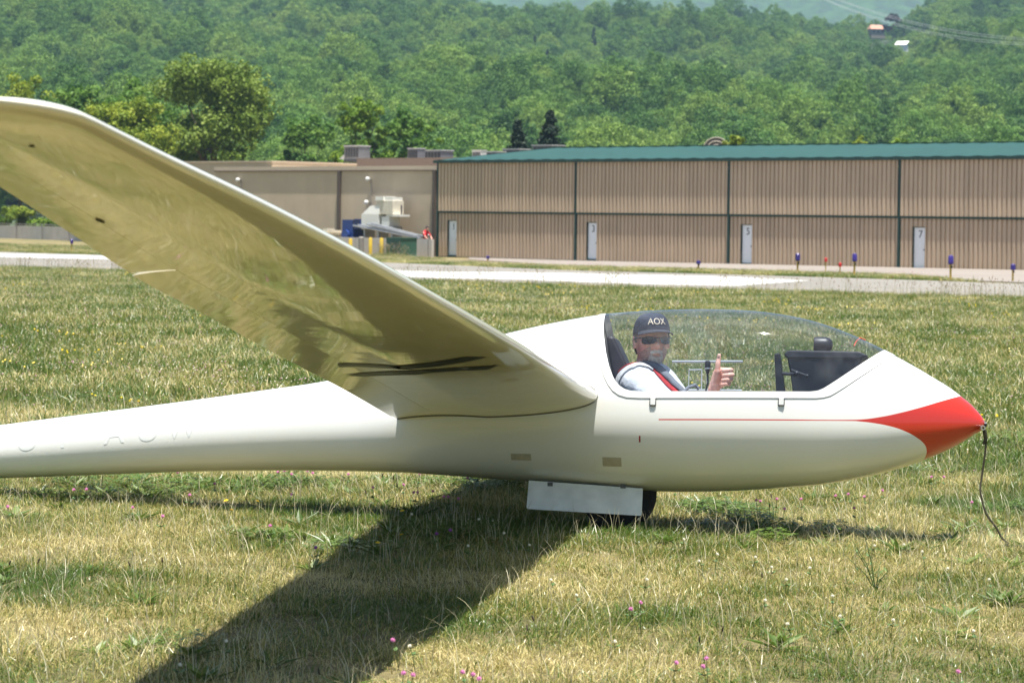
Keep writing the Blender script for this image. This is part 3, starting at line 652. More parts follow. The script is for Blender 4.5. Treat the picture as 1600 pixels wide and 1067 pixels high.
def paint(name, col, rough=.32, coat=1.0, wave=True, red=False):
    mt, nt, b = newmat(name)
    tc = N(nt, 'ShaderNodeTexCoord')
    b.inputs['Base Color'].default_value = (*col, 1); b.inputs['Roughness'].default_value = rough
    b.inputs['Coat Weight'].default_value = coat; b.inputs['Coat Roughness'].default_value = .04; b.inputs['Coat IOR'].default_value = 1.5
    nz = N(nt, 'ShaderNodeTexNoise'); nz.inputs['Scale'].default_value = 2.2; nz.inputs['Detail'].default_value = 6; nt.links.new(tc.outputs['Object'], nz.inputs['Vector'])
    rp = ramp(nt, [(.35, [c * .955 for c in col]), (.65, col)]); nt.links.new(nz.outputs[0], rp.inputs[0]); last = rp.outputs[0]
    if red:
        sx = N(nt, 'ShaderNodeSeparateXYZ'); nt.links.new(tc.outputs['Object'], sx.inputs[0])
        def curve(pts, x0, x1, y0, y1, src):
            mr = N(nt, 'ShaderNodeMapRange'); mr.inputs[1].default_value = x0; mr.inputs[2].default_value = x1; nt.links.new(src, mr.inputs[0])
            fc = N(nt, 'ShaderNodeFloatCurve'); cv = fc.mapping.curves[0]
            P = [((a - x0) / (x1 - x0), (c - y0) / (y1 - y0)) for a, c in pts]
            while len(cv.points) < len(P): cv.points.new(.5, .5)
            for p, q in zip(cv.points, P): p.location = q; p.handle_type = 'AUTO'
            fc.mapping.update(); nt.links.new(mr.outputs[0], fc.inputs[1])
            m2 = N(nt, 'ShaderNodeMapRange'); m2.inputs[3].default_value = y0; m2.inputs[4].default_value = y1; nt.links.new(fc.outputs[0], m2.inputs[0]); return m2.outputs[0]
        # upper edge of the red as z(x); white lobe nose as x(z)
        zu = curve([(.70, .4795), (1.25, .4925), (1.56, .4995), (1.62, .5030), (1.70, .516), (1.78, .5355), (1.87, .5625), (1.96, .594), (2.06, .629), (2.2, .68)], .70, 2.2, .47, .69, sx.outputs[0])
        xl = curve([(.28, 1.80), (.305, 1.850), (.330, 1.889), (.355, 1.906), (.380, 1.909), (.405, 1.897), (.43, 1.866), (.455, 1.818), (.475, 1.755), (.489, 1.67), (.4945, 1.60), (.50, 1.50)], .28, .50, 1.45, 1.95, sx.outputs[2])
        lowline = N(nt, 'ShaderNodeMath', operation='MULTIPLY_ADD'); lowline.inputs[1].default_value = .0238; lowline.inputs[2].default_value = .4572; nt.links.new(sx.outputs[0], lowline.inputs[0])   # lower edge of the thin stripe
        def cmp(op, p, q):
            n_ = N(nt, 'ShaderNodeMath', operation=op)
            for i_, v_ in ((0, p), (1, q)):
                if isinstance(v_, (int, float)): n_.inputs[i_].default_value = v_
                else: nt.links.new(v_, n_.inputs[i_])
            return n_.outputs[0]
        below = cmp('LESS_THAN', sx.outputs[2], zu)
        outlobe = cmp('GREATER_THAN', sx.outputs[0], xl)
        instripe = cmp('MULTIPLY', cmp('GREATER_THAN', sx.outputs[2], lowline.outputs[0]), cmp('GREATER_THAN', sx.outputs[0], .722))
        fac = cmp('MULTIPLY', below, cmp('MAXIMUM', instripe, cmp('MULTIPLY', outlobe, cmp('GREATER_THAN', sx.outputs[0], 1.55))))
        mx = N(nt, 'ShaderNodeMix', data_type='RGBA'); nt.links.new(fac, mx.inputs[0]); nt.links.new(last, mx.inputs[6]); mx.inputs[7].default_value = (.52, .020, .004, 1); last = mx.outputs[2]
    nt.links.new(last, b.inputs['Base Color'])
    if wave:
        w = N(nt, 'ShaderNodeTexNoise'); w.inputs['Scale'].default_value = 3.0; w.inputs['Detail'].default_value = 2; nt.links.new(tc.outputs['Object'], w.inputs['Vector'])
        bp = N(nt, 'ShaderNodeBump'); bp.inputs['Strength'].default_value = .10; bp.inputs['Distance'].default_value = .012
        nt.links.new(w.outputs[0], bp.inputs['Height']); nt.links.new(bp.outputs[0], b.inputs['Coat Normal'])
    return mt
WHITE = (.78, .735, .60)
M_GEL = paint('white_gelcoat', (.79, .785, .75), red=True); M_GELW = paint('wing_gelcoat', WHITE); M_FRAME = paint('canopy_frame_white', (.80, .80, .78), wave=False)

gl = glider_frame('glider')
TOP = [(2.168, .508), (2.160, .525), (2.128, .566), (2.047, .636), (1.908, .723), (1.719, .824), (1.559, .896), (1.383, .954), (1.178, .989), (.944, .999), (.708, .992), (.546, .980), (.412, .966), (.294, .945), (.145, .913), (-.004, .876), (-.22, .818), (-.42, .755), (-.62, .695), (-.846, .638), (-1.213, .575), (-1.832, .479), (-2.145, .433), (-2.460, .386), (-3.4, .262), (-4.25, .16)]
BOT = [(2.168, .506), (2.160, .489), (2.120, .457), (2.057, .414), (1.887, .331), (1.716, .272), (1.487, .219), (1.198, .185), (.907, .164), (.790, .160), (.613, .160), (.435, .168), (.167, .184), (-.103, .198), (-.344, .208), (-.587, .213), (-.892, .211), (-1.199, .203), (-1.508, .190), (-1.819, .172), (-2.133, .151), (-2.449, .133), (-3.4, .085), (-4.25, .05)]
WID = [(2.168, .001), (2.160, .018), (2.125, .052), (2.05, .100), (1.9, .160), (1.7, .213), (1.5, .253), (1.2, .292), (.9, .308), (.6, .309), (.4, .303), (.1, .277), (-.2, .240), (-.5, .205), (-.9, .178), (-1.3, .160), (-1.9, .140), (-2.46, .124), (-3.4, .085), (-4.25, .055)]
ZM = [(2.168, .507), (1.9, .505), (1.6, .50), (1.2, .505), (.6, .51), (.2, .50), (-.2, .475), (-.6, .43), (-1.2, .385), (-2.46, .26), (-4.25, .105)]
fT, fB, fW, fM = (pchip(*zip(*q)) for q in (TOP, BOT, WID, ZM))
def fus_section(x, n=72, infl=0.0):
    zt, zb, w, zm = float(fT(x)), float(fB(x)), float(fW(x)), float(fM(x)); out = []
    for k in range(n):
        a = 2 * math.pi * k / n; c, s_ = math.cos(a), math.sin(a)
        e = .92
        y = w * math.copysign(abs(c) ** e, c); z = zm + ((zt - zm) if s_ >= 0 else (zm - zb)) * math.copysign(abs(s_) ** e, s_)
        out.append((x, y * (1 + infl), z))
    return out
sx_ = np.concatenate([2.168 - np.array([0, .002, .006, .012, .020, .032, .046, .062, .08]), np.linspace(2.06, -1.0, 150), np.linspace(-1.05, -4.25, 50)])
SN = 72
fb = bmesh.new(); rows = [[fb.verts.new(p) for p in fus_section(float(x), SN)] for x in sx_]
for i in range(len(rows) - 1):
    for k in range(SN): fb.faces.new((rows[i][k], rows[i][(k + 1) % SN], rows[i + 1][(k + 1) % SN], rows[i + 1][k]))
fb.faces.new(rows[-1]); fb.normal_update()
# canopy outlines in the side view (x, z): clear part and frame, both convex and open upwards
CIN = [(.440, 1.2), (.440, .950), (.448, .877), (.470, .776), (.488, .715), (.508, .668), (.522, .645), (.541, .625), (.565, .611), (.597, .603), (.64, .602), (1.392, .620), (1.424, .625), (1.449, .636), (1.476, .654), (1.506, .675), (1.600, .744), (1.718, .831), (2.3, 1.263)]
COUT = [(.408, 1.2), (.408, .940), (.414, .877), (.434, .770), (.452, .708), (.470, .661), (.488, .629), (.510, .602), (.538, .583), (.574, .573), (.63, .571), (1.419, .591), (1.452, .595), (1.481, .604), (1.510, .622), (1.545, .646), (1.642, .717), (1.767, .809), (2.3, 1.204)]
def cut_all(bm, poly):
    for (x0, z0), (x1, z1) in zip(poly[:-1], poly[1:]):
        geom = [f for f in bm.faces if f.calc_center_median().x > .3 and f.calc_center_median().z > .5]
        fv = set(); [fv.update(f.verts) for f in geom]; fe = set(); [fe.update(f.edges) for f in geom]
        d = Vector((x1 - x0, 0, z1 - z0)).normalized(); nrm = Vector((-d.z, 0, d.x))
        bmesh.ops.bisect_plane(bm, geom=list(fv) + list(fe) + geom, dist=1e-5, plane_co=Vector((x0, 0, z0)), plane_no=nrm)
cut_all(fb, COUT); cut_all(fb, CIN)
def inside(p, poly):
    for (x0, z0), (x1, z1) in zip(poly[:-1], poly[1:]):
        if (x1 - x0) * (p.z - z0) - (z1 - z0) * (p.x - x0) < 0: return False
    return p.z > .55
regions = {'shell': [], 'frame': [], 'glass': []}
for f in fb.faces:
    c = f.calc_center_median()
    regions['glass' if inside(c, CIN) else 'frame' if inside(c, COUT) else 'shell'].append(f)
fb.normal_update()
def fus_P(x, a):
    zt, zb, w, zm = float(fT(x)), float(fB(x)), float(fW(x)), float(fM(x)); c, s_ = math.cos(a), math.sin(a); e = .92
    return Vector((x, w * math.copysign(abs(c) ** e, c), zm + ((zt - zm) if s_ >= 0 else (zm - zb)) * math.copysign(abs(s_) ** e, s_)))
def fus_normal(p):
    x = min(max(p.x, -4.24), 2.166); zt, zb, w, zm = float(fT(x)), float(fB(x)), float(fW(x)), float(fM(x)); e = 1 / .92
    c = max(-1, min(1, p.y / max(w, 1e-5))); s_ = (p.z - zm) / ((zt - zm) if p.z >= zm else (zm - zb)); s_ = max(-1, min(1, s_))
    a = math.atan2(math.copysign(abs(s_) ** e, s_), math.copysign(abs(c) ** e, c)); h = .004
    n_ = (fus_P(min(x + h, 2.168), a) - fus_P(x - h, a)).cross(fus_P(x, a + .02) - fus_P(x, a - .02))
    if n_.length < 1e-12: return Vector((1, 0, 0))
    n_.normalize(); out = Vector((0, p.y, p.z - zm))
    return n_ if n_.dot(out) + (n_.x * .01) >= 0 else -n_
def region_obj(name, faces, mat, parent, offset=0.0, thick=0.0):
    vm = {}; v = []; fs = []; nr = []
    for f in faces:
        q = []
        for w in f.verts:
            if w not in vm: vm[w] = len(v); n_ = fus_normal(w.co); nr.append(n_); v.append(w.co + n_ * offset)
            q.append(vm[w])
        fs.append(q if f.normal.dot(nr[q[0]]) >= 0 else q[::-1])
    o = mk(name, v, fs, mat, parent, True); o.data.normals_split_custom_set_from_vertices(nr)
    if thick:
        md = o.modifiers.new('thickness', 'SOLIDIFY'); md.thickness = thick; md.offset = -1
    return o
def glass_mat():
    mt, nt, b = newmat('canopy_acrylic'); nt.nodes.remove(b)
    tr = N(nt, 'ShaderNodeBsdfTransparent'); tr.inputs[0].default_value = (.86, .90, .94, 1)
    gl_ = N(nt, 'ShaderNodeBsdfGlossy'); gl_.inputs['Roughness'].default_value = .02
    df = N(nt, 'ShaderNodeBsdfDiffuse'); df.inputs[0].default_value = (.85, .88, .92, 1)
    lw = N(nt, 'ShaderNodeLayerWeight'); lw.inputs[0].default_value = .5
    pw = N(nt, 'ShaderNodeMath', operation='POWER'); pw.inputs[1].default_value = 3.2; nt.links.new(lw.outputs['Facing'], pw.inputs[0])
    fr = N(nt, 'ShaderNodeMath', operation='MULTIPLY_ADD'); fr.inputs[1].default_value = .95; fr.inputs[2].default_value = .045; nt.links.new(pw.outputs[0], fr.inputs[0])
    mx = N(nt, 'ShaderNodeMixShader'); nt.links.new(fr.outputs[0], mx.inputs[0]); nt.links.new(tr.outputs[0], mx.inputs[1]); nt.links.new(gl_.outputs[0], mx.inputs[2])
    # faint dust and scuffs
    tc = N(nt, 'ShaderNodeTexCoord'); nz = N(nt, 'ShaderNodeTexNoise'); nz.inputs['Scale'].default_value = 9; nz.inputs['Detail'].default_value = 8; nt.links.new(tc.outputs['Object'], nz.inputs['Vector'])
    rp = ramp(nt, [(.45, (.006, .006, .006)), (.85, (.045, .045, .045))]); nt.links.new(nz.outputs[0], rp.inputs[0])
    m2 = N(nt, 'ShaderNodeMixShader'); nt.links.new(rp.outputs[0], m2.inputs[0]); nt.links.new(mx.outputs[0], m2.inputs[1]); nt.links.new(df.outputs[0], m2.inputs[2])
    nt.links.new(m2.outputs[0], nt.nodes['Material Output'].inputs[0]); return mt
M_GLASS = glass_mat(); M_SEAM = simple('seam_dark', (.10, .10, .10), .7); M_BLACK = simple('black_vinyl', (.012, .012, .014), .45, var=.3, scale=30); M_RUBBER = simple('tyre_rubber', (.022, .021, .02), .85, var=.3); M_ALU = simple('aluminium', (.6, .6, .6), .35, .9); M_REDM = simple('red_mark', (.33, .02, .03), .5); M_TAPE = simple('masking_tape', (.47, .41, .31), .7, var=.1, scale=30); M_STRIPE = simple('black_walk_tape', (.012, .012, .012), .35, var=.2)
fus = region_obj('fuselage', regions['shell'], M_GEL, gl)
cfr = region_obj('canopy_frame', regions['frame'], M_FRAME, gl, .003)
can = region_obj('canopy', regions['glass'], M_GLASS, gl, .0015)
fb.free()
# dark seam line just outside the frame, both sides
def fus_y(x, z):
    zt, zb, w, zm = float(fT(x)), float(fB(x)), float(fW(x)), float(fM(x)); s_ = (z - zm) / ((zt - zm) if z > zm else (zm - zb)); s_ = max(-1, min(1, s_))
    sa = abs(s_) ** (1 / .92); return w * max(0, 1 - sa * sa) ** (.5 * .92)
for sg in (-1, 1):
    p = []
    q = [(x, z) for x, z in COUT[1:-1]]
    for (x0, z0), (x1, z1) in zip(q[:-1], q[1:]):
        for t in np.linspace(0, 1, 8)[:-1]:
            x, z = x0 + (x1 - x0) * t, z0 + (z1 - z0) * t; y = fus_y(x, z); zz = min(z, float(fT(x)))
            p.append((x, sg * (y + .0005), zz))
    MB().tube(p, .0022, 6).build('canopy_seam', M_SEAM, cfr)
    for x in (.694, 1.266):
        z = float(np.interp(x, [.63, 1.419], [.571, .591])); y = fus_y(x, z - .02)
        h_ = MB().box(x - .011, x + .011, sg * (y + .004) - .004, sg * (y + .004) + .004, z - .030, z + .002).build('canopy_hinge', M_FRAME, cfr)
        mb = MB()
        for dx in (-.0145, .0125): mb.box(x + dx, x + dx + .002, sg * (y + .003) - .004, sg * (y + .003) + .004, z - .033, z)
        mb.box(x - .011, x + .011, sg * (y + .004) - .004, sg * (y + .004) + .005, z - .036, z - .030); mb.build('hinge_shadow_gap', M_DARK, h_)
# strips of tape, tick mark, tow hook on the near side
def patch(name, x0, x1, z0, z1, mat, lift=.0012, sg=-1, skew=0):
    v = []; f = []; n_ = 6
    for i in range(n_ + 1):
        for j in range(n_ + 1):
            x = x0 + (x1 - x0) * i / n_; z = z0 + (z1 - z0) * j / n_ + skew * (x - x0); v.append((x, sg * (fus_y(x, z) + lift), z))
    for i in range(n_):
        for j in range(n_): q = i * (n_ + 1) + j; f.append((q, q + 1, q + n_ + 2, q + n_ + 1))
    return mk(name, v, f, mat, gl, True)
patch('tape_patch', .043, .137, .281, .310, M_TAPE); patch('tape_patch', .466, .552, .264, .304, M_TAPE); patch('tick_mark', .634, .641, .374, .403, M_REDM)
MB().lathe([(0, .01), (.012, .008), (.014, -.02), (.010, -.03)], (2.166, 0, .503), 'X', 12).build('tow_hook', M_BLACK, gl, smooth=True)

# registration ghost letters on the tail boom
mt, nt, b = newmat('ghost_letter'); b.inputs['Base Color'].default_value = (.77, .775, .76, 1); b.inputs['Roughness'].default_value = .3; b.inputs['Coat Weight'].default_value = 1; M_GHOST = mt
def ghost(txt, x0, zc, size):
    cu = bpy.data.curves.new('registration_letter', 'FONT'); cu.body = txt; cu.size = size; cu.materials.append(M_GHOST)
    o = text_part('registration_letter', cu, gl, (0, 0, 0), (0, 0, 0)); me = o.data
    bm = bmesh.new(); bm.from_mesh(me); bmesh.ops.triangulate(bm, faces=bm.faces); bmesh.ops.subdivide_edges(bm, edges=[e for e in bm.edges], cuts=3, use_grid_fill=True)
    for v in bm.verts:
        x = x0 + v.co.x; z = zc + v.co.y + .135 * v.co.x; v.co = Vector((x, -(fus_y(x, z) + .0010), z))
    bm.to_mesh(me); bm.free(); return o
for t_, x_ in (('U', -2.33), ('1', -2.14), ('A', -1.90), ('U', -1.74), ('W', -1.60)): ghost(t_, x_, .26 + (x_ + 2.33) * .10, .15)

# ---- wing
LEp = [(.10, .448, .590), (.288, .444, .596), (2.761, .435, .671), (4.073, .414, .708), (5.225, .392, .739), (6.245, .360, .759), (6.928, .322, .772), (7.343, .297, .784), (7.60, .28, .790)]
TEp = [(.10, -.497, .452), (.283, -.487, .459), (1.708, -.406, .514), (3.289, -.335, .573), (4.435, -.273, .617), (5.277, -.234, .649), (6.090, -.162, .684), (6.706, -.110, .711), (7.6, -.045, .745)]
le_x, le_z = pchip([p[0] for p in LEp], [p[1] for p in LEp]), pchip([p[0] for p in LEp], [p[2] for p in LEp])
te_x, te_z = pchip([p[0] for p in TEp], [p[1] for p in TEp]), pchip([p[0] for p in TEp], [p[2] for p in TEp])
TIP = 7.56
def airfoil(u, t):
    yt = 5 * t * (.2969 * math.sqrt(max(u, 0)) - .126 * u - .3516 * u * u + .2843 * u ** 3 - .1020 * u ** 4)
    cam_ = .032 * (4 * u * (1 - u)) ** 1.0 - .012 * math.sin(math.pi * u) ** 2
    under = .020 * max(0, (u - .55) / .45) ** 1.0 * max(0, 1 - (u - .55) / .45) * 4
    return cam_ + yt, cam_ - yt * .92 + under * .5
def wing_pt(y, u, upper, defl=0.0):
    ay = abs(y); yy = min(ay, 7.45)
    lx, lz, tx, tz = float(le_x(yy)), float(le_z(yy)), float(te_x(yy)), float(te_z(yy)); ch = lx - tx; lz -= (.020 + .010 * min(1, ay / 3)) * ch
    tf = 1.0
    if ay > 7.34:                                  # rounded tip: leading edge curls back, section thins
        q = min(1, (ay - 7.34) / (TIP - 7.34)); lx -= ch * .60 * (1 - math.sqrt(max(0, 1 - q * q))) ; tx += ch * .12 * q ** 3; lz -= .0 * q; tf = math.sqrt(max(0, 1 - q ** 2.5))
    t = (.165 - .035 * ay / 7.5)
    up_, lo = airfoil(u, t); ch2 = lx - tx
    zc = lz + (tz - lz) * u
    return Vector((lx - ch2 * u, 0, zc + (up_ if upper else lo) * ch * tf + (.5 * (1 - tf) * .01) + defl * max(0, u - .80) * ch))
YS = np.concatenate([np.linspace(.12, 7.30, 46), 7.34 + (TIP - 7.34) * np.sin(np.linspace(0, math.pi / 2, 12))[1:]])
def wing_part(name, sg, y0, y1, u0, u1, mat, parent, defl=0.0, n=30):
    ysl = [y0] + [y for y in YS if y0 + .02 < y < y1 - .005] + [y1]
    th = np.linspace(0, math.pi, n) if u0 == 0 else None
    us = (u0 + (u1 - u0) * .5 * (1 - np.cos(np.linspace(0, math.pi, n)))) if u0 == 0 else np.linspace(u0, u1, 9)
    loop = [(u, True) for u in us[::-1]] + [(u, False) for u in (us[1:] if u0 == 0 else us)]
    v = []; f = []; L = len(loop)
    for y in ysl:
        for u, upf in loop:
            p = wing_pt(y, float(u), upf, defl); v.append((p.x, sg * y, p.z))
    for i in range(len(ysl) - 1):
        for k in range(L):
            a, b_ = i * L + k, i * L + (k + 1) % L; q = (a, b_, b_ + L, a + L); f.append(q if sg > 0 else q[::-1])
    f.append(tuple(range(L))); f.append(tuple((len(ysl) - 1) * L + k for k in range(L)))
    o = mk(name, v, f, mat, parent, True, 40)
    bm = bmesh.new(); bm.from_mesh(o.data); bmesh.ops.recalc_face_normals(bm, faces=bm.faces); bm.to_mesh(o.data); bm.free()
    return o
for sg in (-1, 1):
    w = wing_part('wing', sg, .12, TIP, 0, .80, M_GELW, gl)
    wing_part('wing_root_trailing_edge', sg, .12, .40, .80, 1, M_GELW, w)
    wing_part('flap', sg, .404, 5.262, .8014, 1, M_GELW, w, -.02)
    wing_part('aileron', sg, 5.275, 7.30, .8014, 1, M_GELW, w, .012)
    wing_part('wing_tip_trailing_edge', sg, 7.304, TIP, .80, 1, M_GELW, w)
    if sg < 0: wing_near = w
for sg in (-1, 1):
    for upf in (False, True):
        p = []
        for u in np.linspace(.0, 1, 60):
            y = .27
            for _ in range(25):
                q = wing_pt(y, float(u), upf, -.02 if u > .8 else 0); y = .5 * y + .5 * fus_y(q.x, q.z)
            q = wing_pt(y, float(u), upf); p.append((q.x, sg * (y + .002), q.z + (.0015 if upf else -.0015)))
        MB().tube(p, .0022, 5).build('root_joint', M_SEAM, gl)
def wing_strip(name, pts, width, mat, lift=.0025):
    """tape laid on the lower surface; pts are (x, y)"""
    P = []; n_ = 24
    for (x0, y0), (x1, y1) in zip(pts[:-1], pts[1:]):
        for t in np.linspace(0, 1, n_ + 1): P.append((x0 + (x1 - x0) * t, y0 + (y1 - y0) * t))
    v = []; f = []
    for i, (x, y) in enumerate(P):
        x2, y2 = P[min(i + 1, len(P) - 1)]; x1, y1 = P[max(i - 1, 0)]; d = Vector((x2 - x1, y2 - y1, 0)).normalized(); nn = Vector((-d.y, d.x, 0)) * width / 2
        for s_ in (-1, 1):
            xx, yy = x + nn.x * s_, y + nn.y * s_; lx, tx = float(le_x(abs(yy))), float(te_x(abs(yy))); u = (lx - xx) / (lx - tx); p = wing_pt(yy, u, False, -.02 if u > .8 else 0); v.append((xx, yy, p.z - lift))
        if i: f.append((2 * i - 2, 2 * i - 1, 2 * i + 1, 2 * i))
    return mk(name, v, f, mat, wing_near, True)
wing_strip('tape_stripe', [(.305, -2.76), (.163, -2.673), (-.014, -2.562), (-.24, -2.60)], .12, M_STRIPE)
wing_strip('tape_stripe', [(.305, -2.36), (.202, -2.43), (.055, -2.42), (-.134, -2.26), (-.265, -2.19)], .11, M_STRIPE)
def wing_hole(x, y, rx, ry):
    v = []; n_ = 14
    for k in range(n_):
        a = 6.283 * k / n_; xx, yy = x + rx * math.cos(a), y + ry * math.sin(a); lx, tx = float(le_x(abs(yy))), float(te_x(abs(yy))); p = wing_pt(yy, (lx - xx) / (lx - tx), False); v.append((xx, yy, p.z - .002))
    mk('drain_hole', v, [tuple(range(n_))], M_DARK, wing_near)
wing_hole(-.045, -6.17, .007, .035); wing_hole(.131, -7.20, .006, .012)

# ---- tail (outside the picture to the left)
mb = MB(); v = []
def fin_pts(x_le0, x_te0, z0, x_le1, x_te1, z1, t):
    out = []
    for xl_, xt_, z in ((x_le0, x_te0, z0), (x_le1, x_te1, z1)):
        for u in (0, .08, .3, .6, 1, .6, .3, .08): 
            pass
        prof = [(0, 0), (.08, .5), (.3, 1), (.6, .75), (1, 0), (.6, -.75), (.3, -1), (.08, -.5)]
        out += [(xl_ + (xt_ - xl_) * u, t * (xl_ - xt_) * .5 * h_, z) for u, h_ in prof]
    return out, [(i, (i + 1) % 8, 8 + (i + 1) % 8, 8 + i) for i in range(8)] + [tuple(range(8, 16))]
vv, ff = fin_pts(-3.35, -4.25, .15, -3.75, -4.35, 1.35, .12); mk('fin', vv, ff, M_GELW, gl, True, 50)
mb = MB(); mb.add([(-3.85, -1.2, 1.34), (-3.85, 1.2, 1.34), (-4.22, 1.2, 1.34), (-4.30, 0, 1.34), (-4.22, -1.2, 1.34), (-3.7, 0, 1.34), (-3.88, -1.2, 1.37), (-3.88, 1.2, 1.37), (-4.22, 1.2, 1.355), (-4.30, 0, 1.36), (-4.22, -1.2, 1.355), (-3.74, 0, 1.39)], [(0, 4, 3, 2, 1, 5), (11, 7, 8, 9, 10, 6), (0, 5, 11, 6), (5, 1, 7, 11), (1, 2, 8, 7), (2, 3, 9, 8), (3, 4, 10, 9), (4, 0, 6, 10)]); mb.build('tailplane', M_GELW, gl)

# ---- undercarriage
M_GEARD = simple('gear_door_paint', (.70, .70, .67), .45, var=.14, scale=11)
wh = MB().lathe([(0.06, -.045), (.13, -.055), (.158, -.05), (.172, -.03), (.176, 0), (.172, .03), (.158, .05), (.13, .055), (.06, .045)], (.515, 0, .146), 'Y', 40).build('wheel', M_RUBBER, gl, smooth=True)
MB().lathe([(0, -.05), (.05, -.05), (.06, -.035), (.10, -.04), (.12, -.05), (.12, .05), (.10, .04), (.06, .035), (.05, .05), (0, .05)], (.515, 0, .146), 'Y', 30).build('rim', M_ALU, wh, smooth=True)
MB().tube([(.50, -.06, .15), (.40, -.06, .40)], .018, 8).tube([(.50, .06, .15), (.40, .06, .40)], .018, 8).build('fork', M_ALU, wh)
for sg in (-1, 1):
    y0, y1 = sg * .125, sg * .150; t_ = .006
    O_ = [(.116, .192), (.640, .170), (.640, .050), (.634, .046), (.118, .062), (.112, .068)]
    bm = bmesh.new(); vs = []
    for x, z in O_: vs.append(bm.verts.new((x, y0 + (y1 - y0) * (.19 - z) / .14, z)))
    face = bm.faces.new(vs); r_ = bmesh.ops.extrude_face_region(bm, geom=[face]); bmesh.ops.translate(bm, verts=[g for g in r_['geom'] if isinstance(g, bmesh.types.BMVert)], vec=(0, sg * t_, 0)); bmesh.ops.recalc_face_normals(bm, faces=bm.faces)
    me = bpy.data.meshes.new('gear_door'); bm.to_mesh(me); bm.free(); me.materials.append(M_GEARD); gd = link(bpy.data.objects.new('gear_door', me), gl)
    for x in (.215, .55):
        MB().tube([(x + .03, sg * .05, .17), (x + .03, sg * .132, .13)], .005, 6).build('push_rod', M_ALU, gd)
        MB().box(x - .012, x + .012, sg * .118, sg * .136, .168, .186).build('door_hinge', M_SEAM, gd)

# ---- tow rope from the nose to the ground
M_ROPE = simple('rope_olive', (.035, .032, .014), .9, var=.4, scale=60)
def rope_pts():
    key = [at(1537, 668, 12.33), at(1540.5, 680, 12.33), at(1539.5, 705, 12.33), at(1534, 745, 12.32), at(1532, 768, 12.3), at(1540, 800, 12.28), at(1556, 823, 12.26), at(1574, 838, 12.24)]
    key[-1].z = float(gz(key[-1].x, key[-1].y)) + .03
    key += [Vector((key[-1].x + .12, 12.22, float(gz(key[-1].x, 12.2)) + .015)), Vector((3.6, 12.6, -.06)), Vector((8, 14, -.16 + .02))]
    out = []
    for i in range(len(key) - 1):
        p0, p1, p2, p3 = key[max(i - 1, 0)], key[i], key[i + 1], key[min(i + 2, len(key) - 1)]
        for t in np.linspace(0, 1, 10)[:-1]:
            t = float(t); out.append(.5 * ((2 * p1) + (p2 - p0) * t + (2 * p0 - 5 * p1 + 4 * p2 - p3) * t * t + (3 * p1 - p0 - 3 * p2 + p3) * t ** 3))
    return out
rp_ = rope_pts(); tr_o = empty('tow_rope', rp_[0]); MB().tube([p - rp_[0] for p in rp_], .0048, 8).build('rope', M_ROPE, tr_o, smooth=True)
MB().lathe([(.006, -.010), (.011, -.010), (.011, .010), (.006, .010)], (-.004, 0, .0), 'Y', 14).build('ring', M_ALU, tr_o, smooth=True)
MB().tube([Vector((.004, 0, -.012)), Vector((.010, 0, -.05)), Vector((.004, .004, -.075))], .009, 8).build('knot', M_ROPE, tr_o, smooth=True)
tag(tr_o, 'dark olive tow rope hanging from the red nose into the grass', 'rope')
tag(gl, 'white sailplane with red nose and clear canopy, one wing raised', 'glider')

# ---- cockpit fittings
M_PANEL = simple('panel_black', (.005, .0055, .010), .45, var=.2); M_PANELT = simple('glareshield', (.016, .017, .024), .4, var=.15); M_HEADR = simple('headrest_vinyl', (.022, .018, .024), .5, var=.3, scale=20); M_CLEAR = simple('clear_plastic_edge', (.50, .54, .57), .2)
def prism(name, poly, y0, y1, mat, parent, bev=0.0):
    """side-view outline (x, z) given real width from y0 to y1"""
    bm = bmesh.new(); vs = [bm.verts.new((x, y0, z)) for x, z in poly]; f = bm.faces.new(vs)
    r_ = bmesh.ops.extrude_face_region(bm, geom=[f]); bmesh.ops.translate(bm, verts=[g for g in r_['geom'] if isinstance(g, bmesh.types.BMVert)], vec=(0, y1 - y0, 0))
    bmesh.ops.recalc_face_normals(bm, faces=bm.faces)
    if bev: bmesh.ops.bevel(bm, geom=bm.edges[:], offset=bev, segments=2, affect='EDGES', profile=.5)
    me = bpy.data.meshes.new(name); bm.to_mesh(me); bm.free(); me.materials.append(mat); return link(bpy.data.objects.new(name, me), parent)
prism('headrest', [(.452, .86), (.482, .862), (.555, .72), (.57, .60), (.56, .42), (.47, .42), (.50, .62), (.462, .78)], -.12, .12, M_HEADR, gl, .012)
prism('seat_back', [(.50, .66), (.60, .40), (.72, .27), (.95, .25), (.95, .27), (.74, .30), (.63, .42), (.53, .68)], -.15, .15, M_HEADR, gl)
MB().box(.40, .55, -.24, .24, .30, .585).build('bulkhead', M_PANEL, gl)
pod = prism('instrument_panel', [(1.275, .792), (1.62, .795), (1.60, .745), (1.53, .665), (1.46, .60), (1.31, .60), (1.295, .70)], -.13, .13, M_PANEL, gl, .006)
prism('glareshield', [(1.262, .795), (1.275, .775), (1.60, .778), (1.64, .795), (1.60, .812), (1.285, .812)], -.135, .135, M_PANELT, pod, .006)
tb = prism('display_unit', [(1.222, .790), (1.246, .796), (1.272, .63), (1.268, .60), (1.235, .60), (1.232, .66)], -.18, -.08, M_PANEL, gl, .005)
MB().tube([(1.26, -.15, .705), (1.33, -.16, .70)], .008, 8).tube([(1.30, -.172, .72), (1.37, -.174, .695)], .006, 8).ball((1.372, -.175, .694), .009, 10, 6).ball((1.325, -.172, .705), .012, 10, 6).build('bracket_arm', M_PANELT, tb, smooth=True)
mb = MB(); mb.lathe([(0, 1.392), (.034, 1.392), (.036, 1.40), (.036, 1.445), (.031, 1.462), (.020, 1.474), (0, 1.478)], (0, -.02, .846), 'X', 20); cp_ = mb.build('compass', M_PANEL, gl, smooth=True)
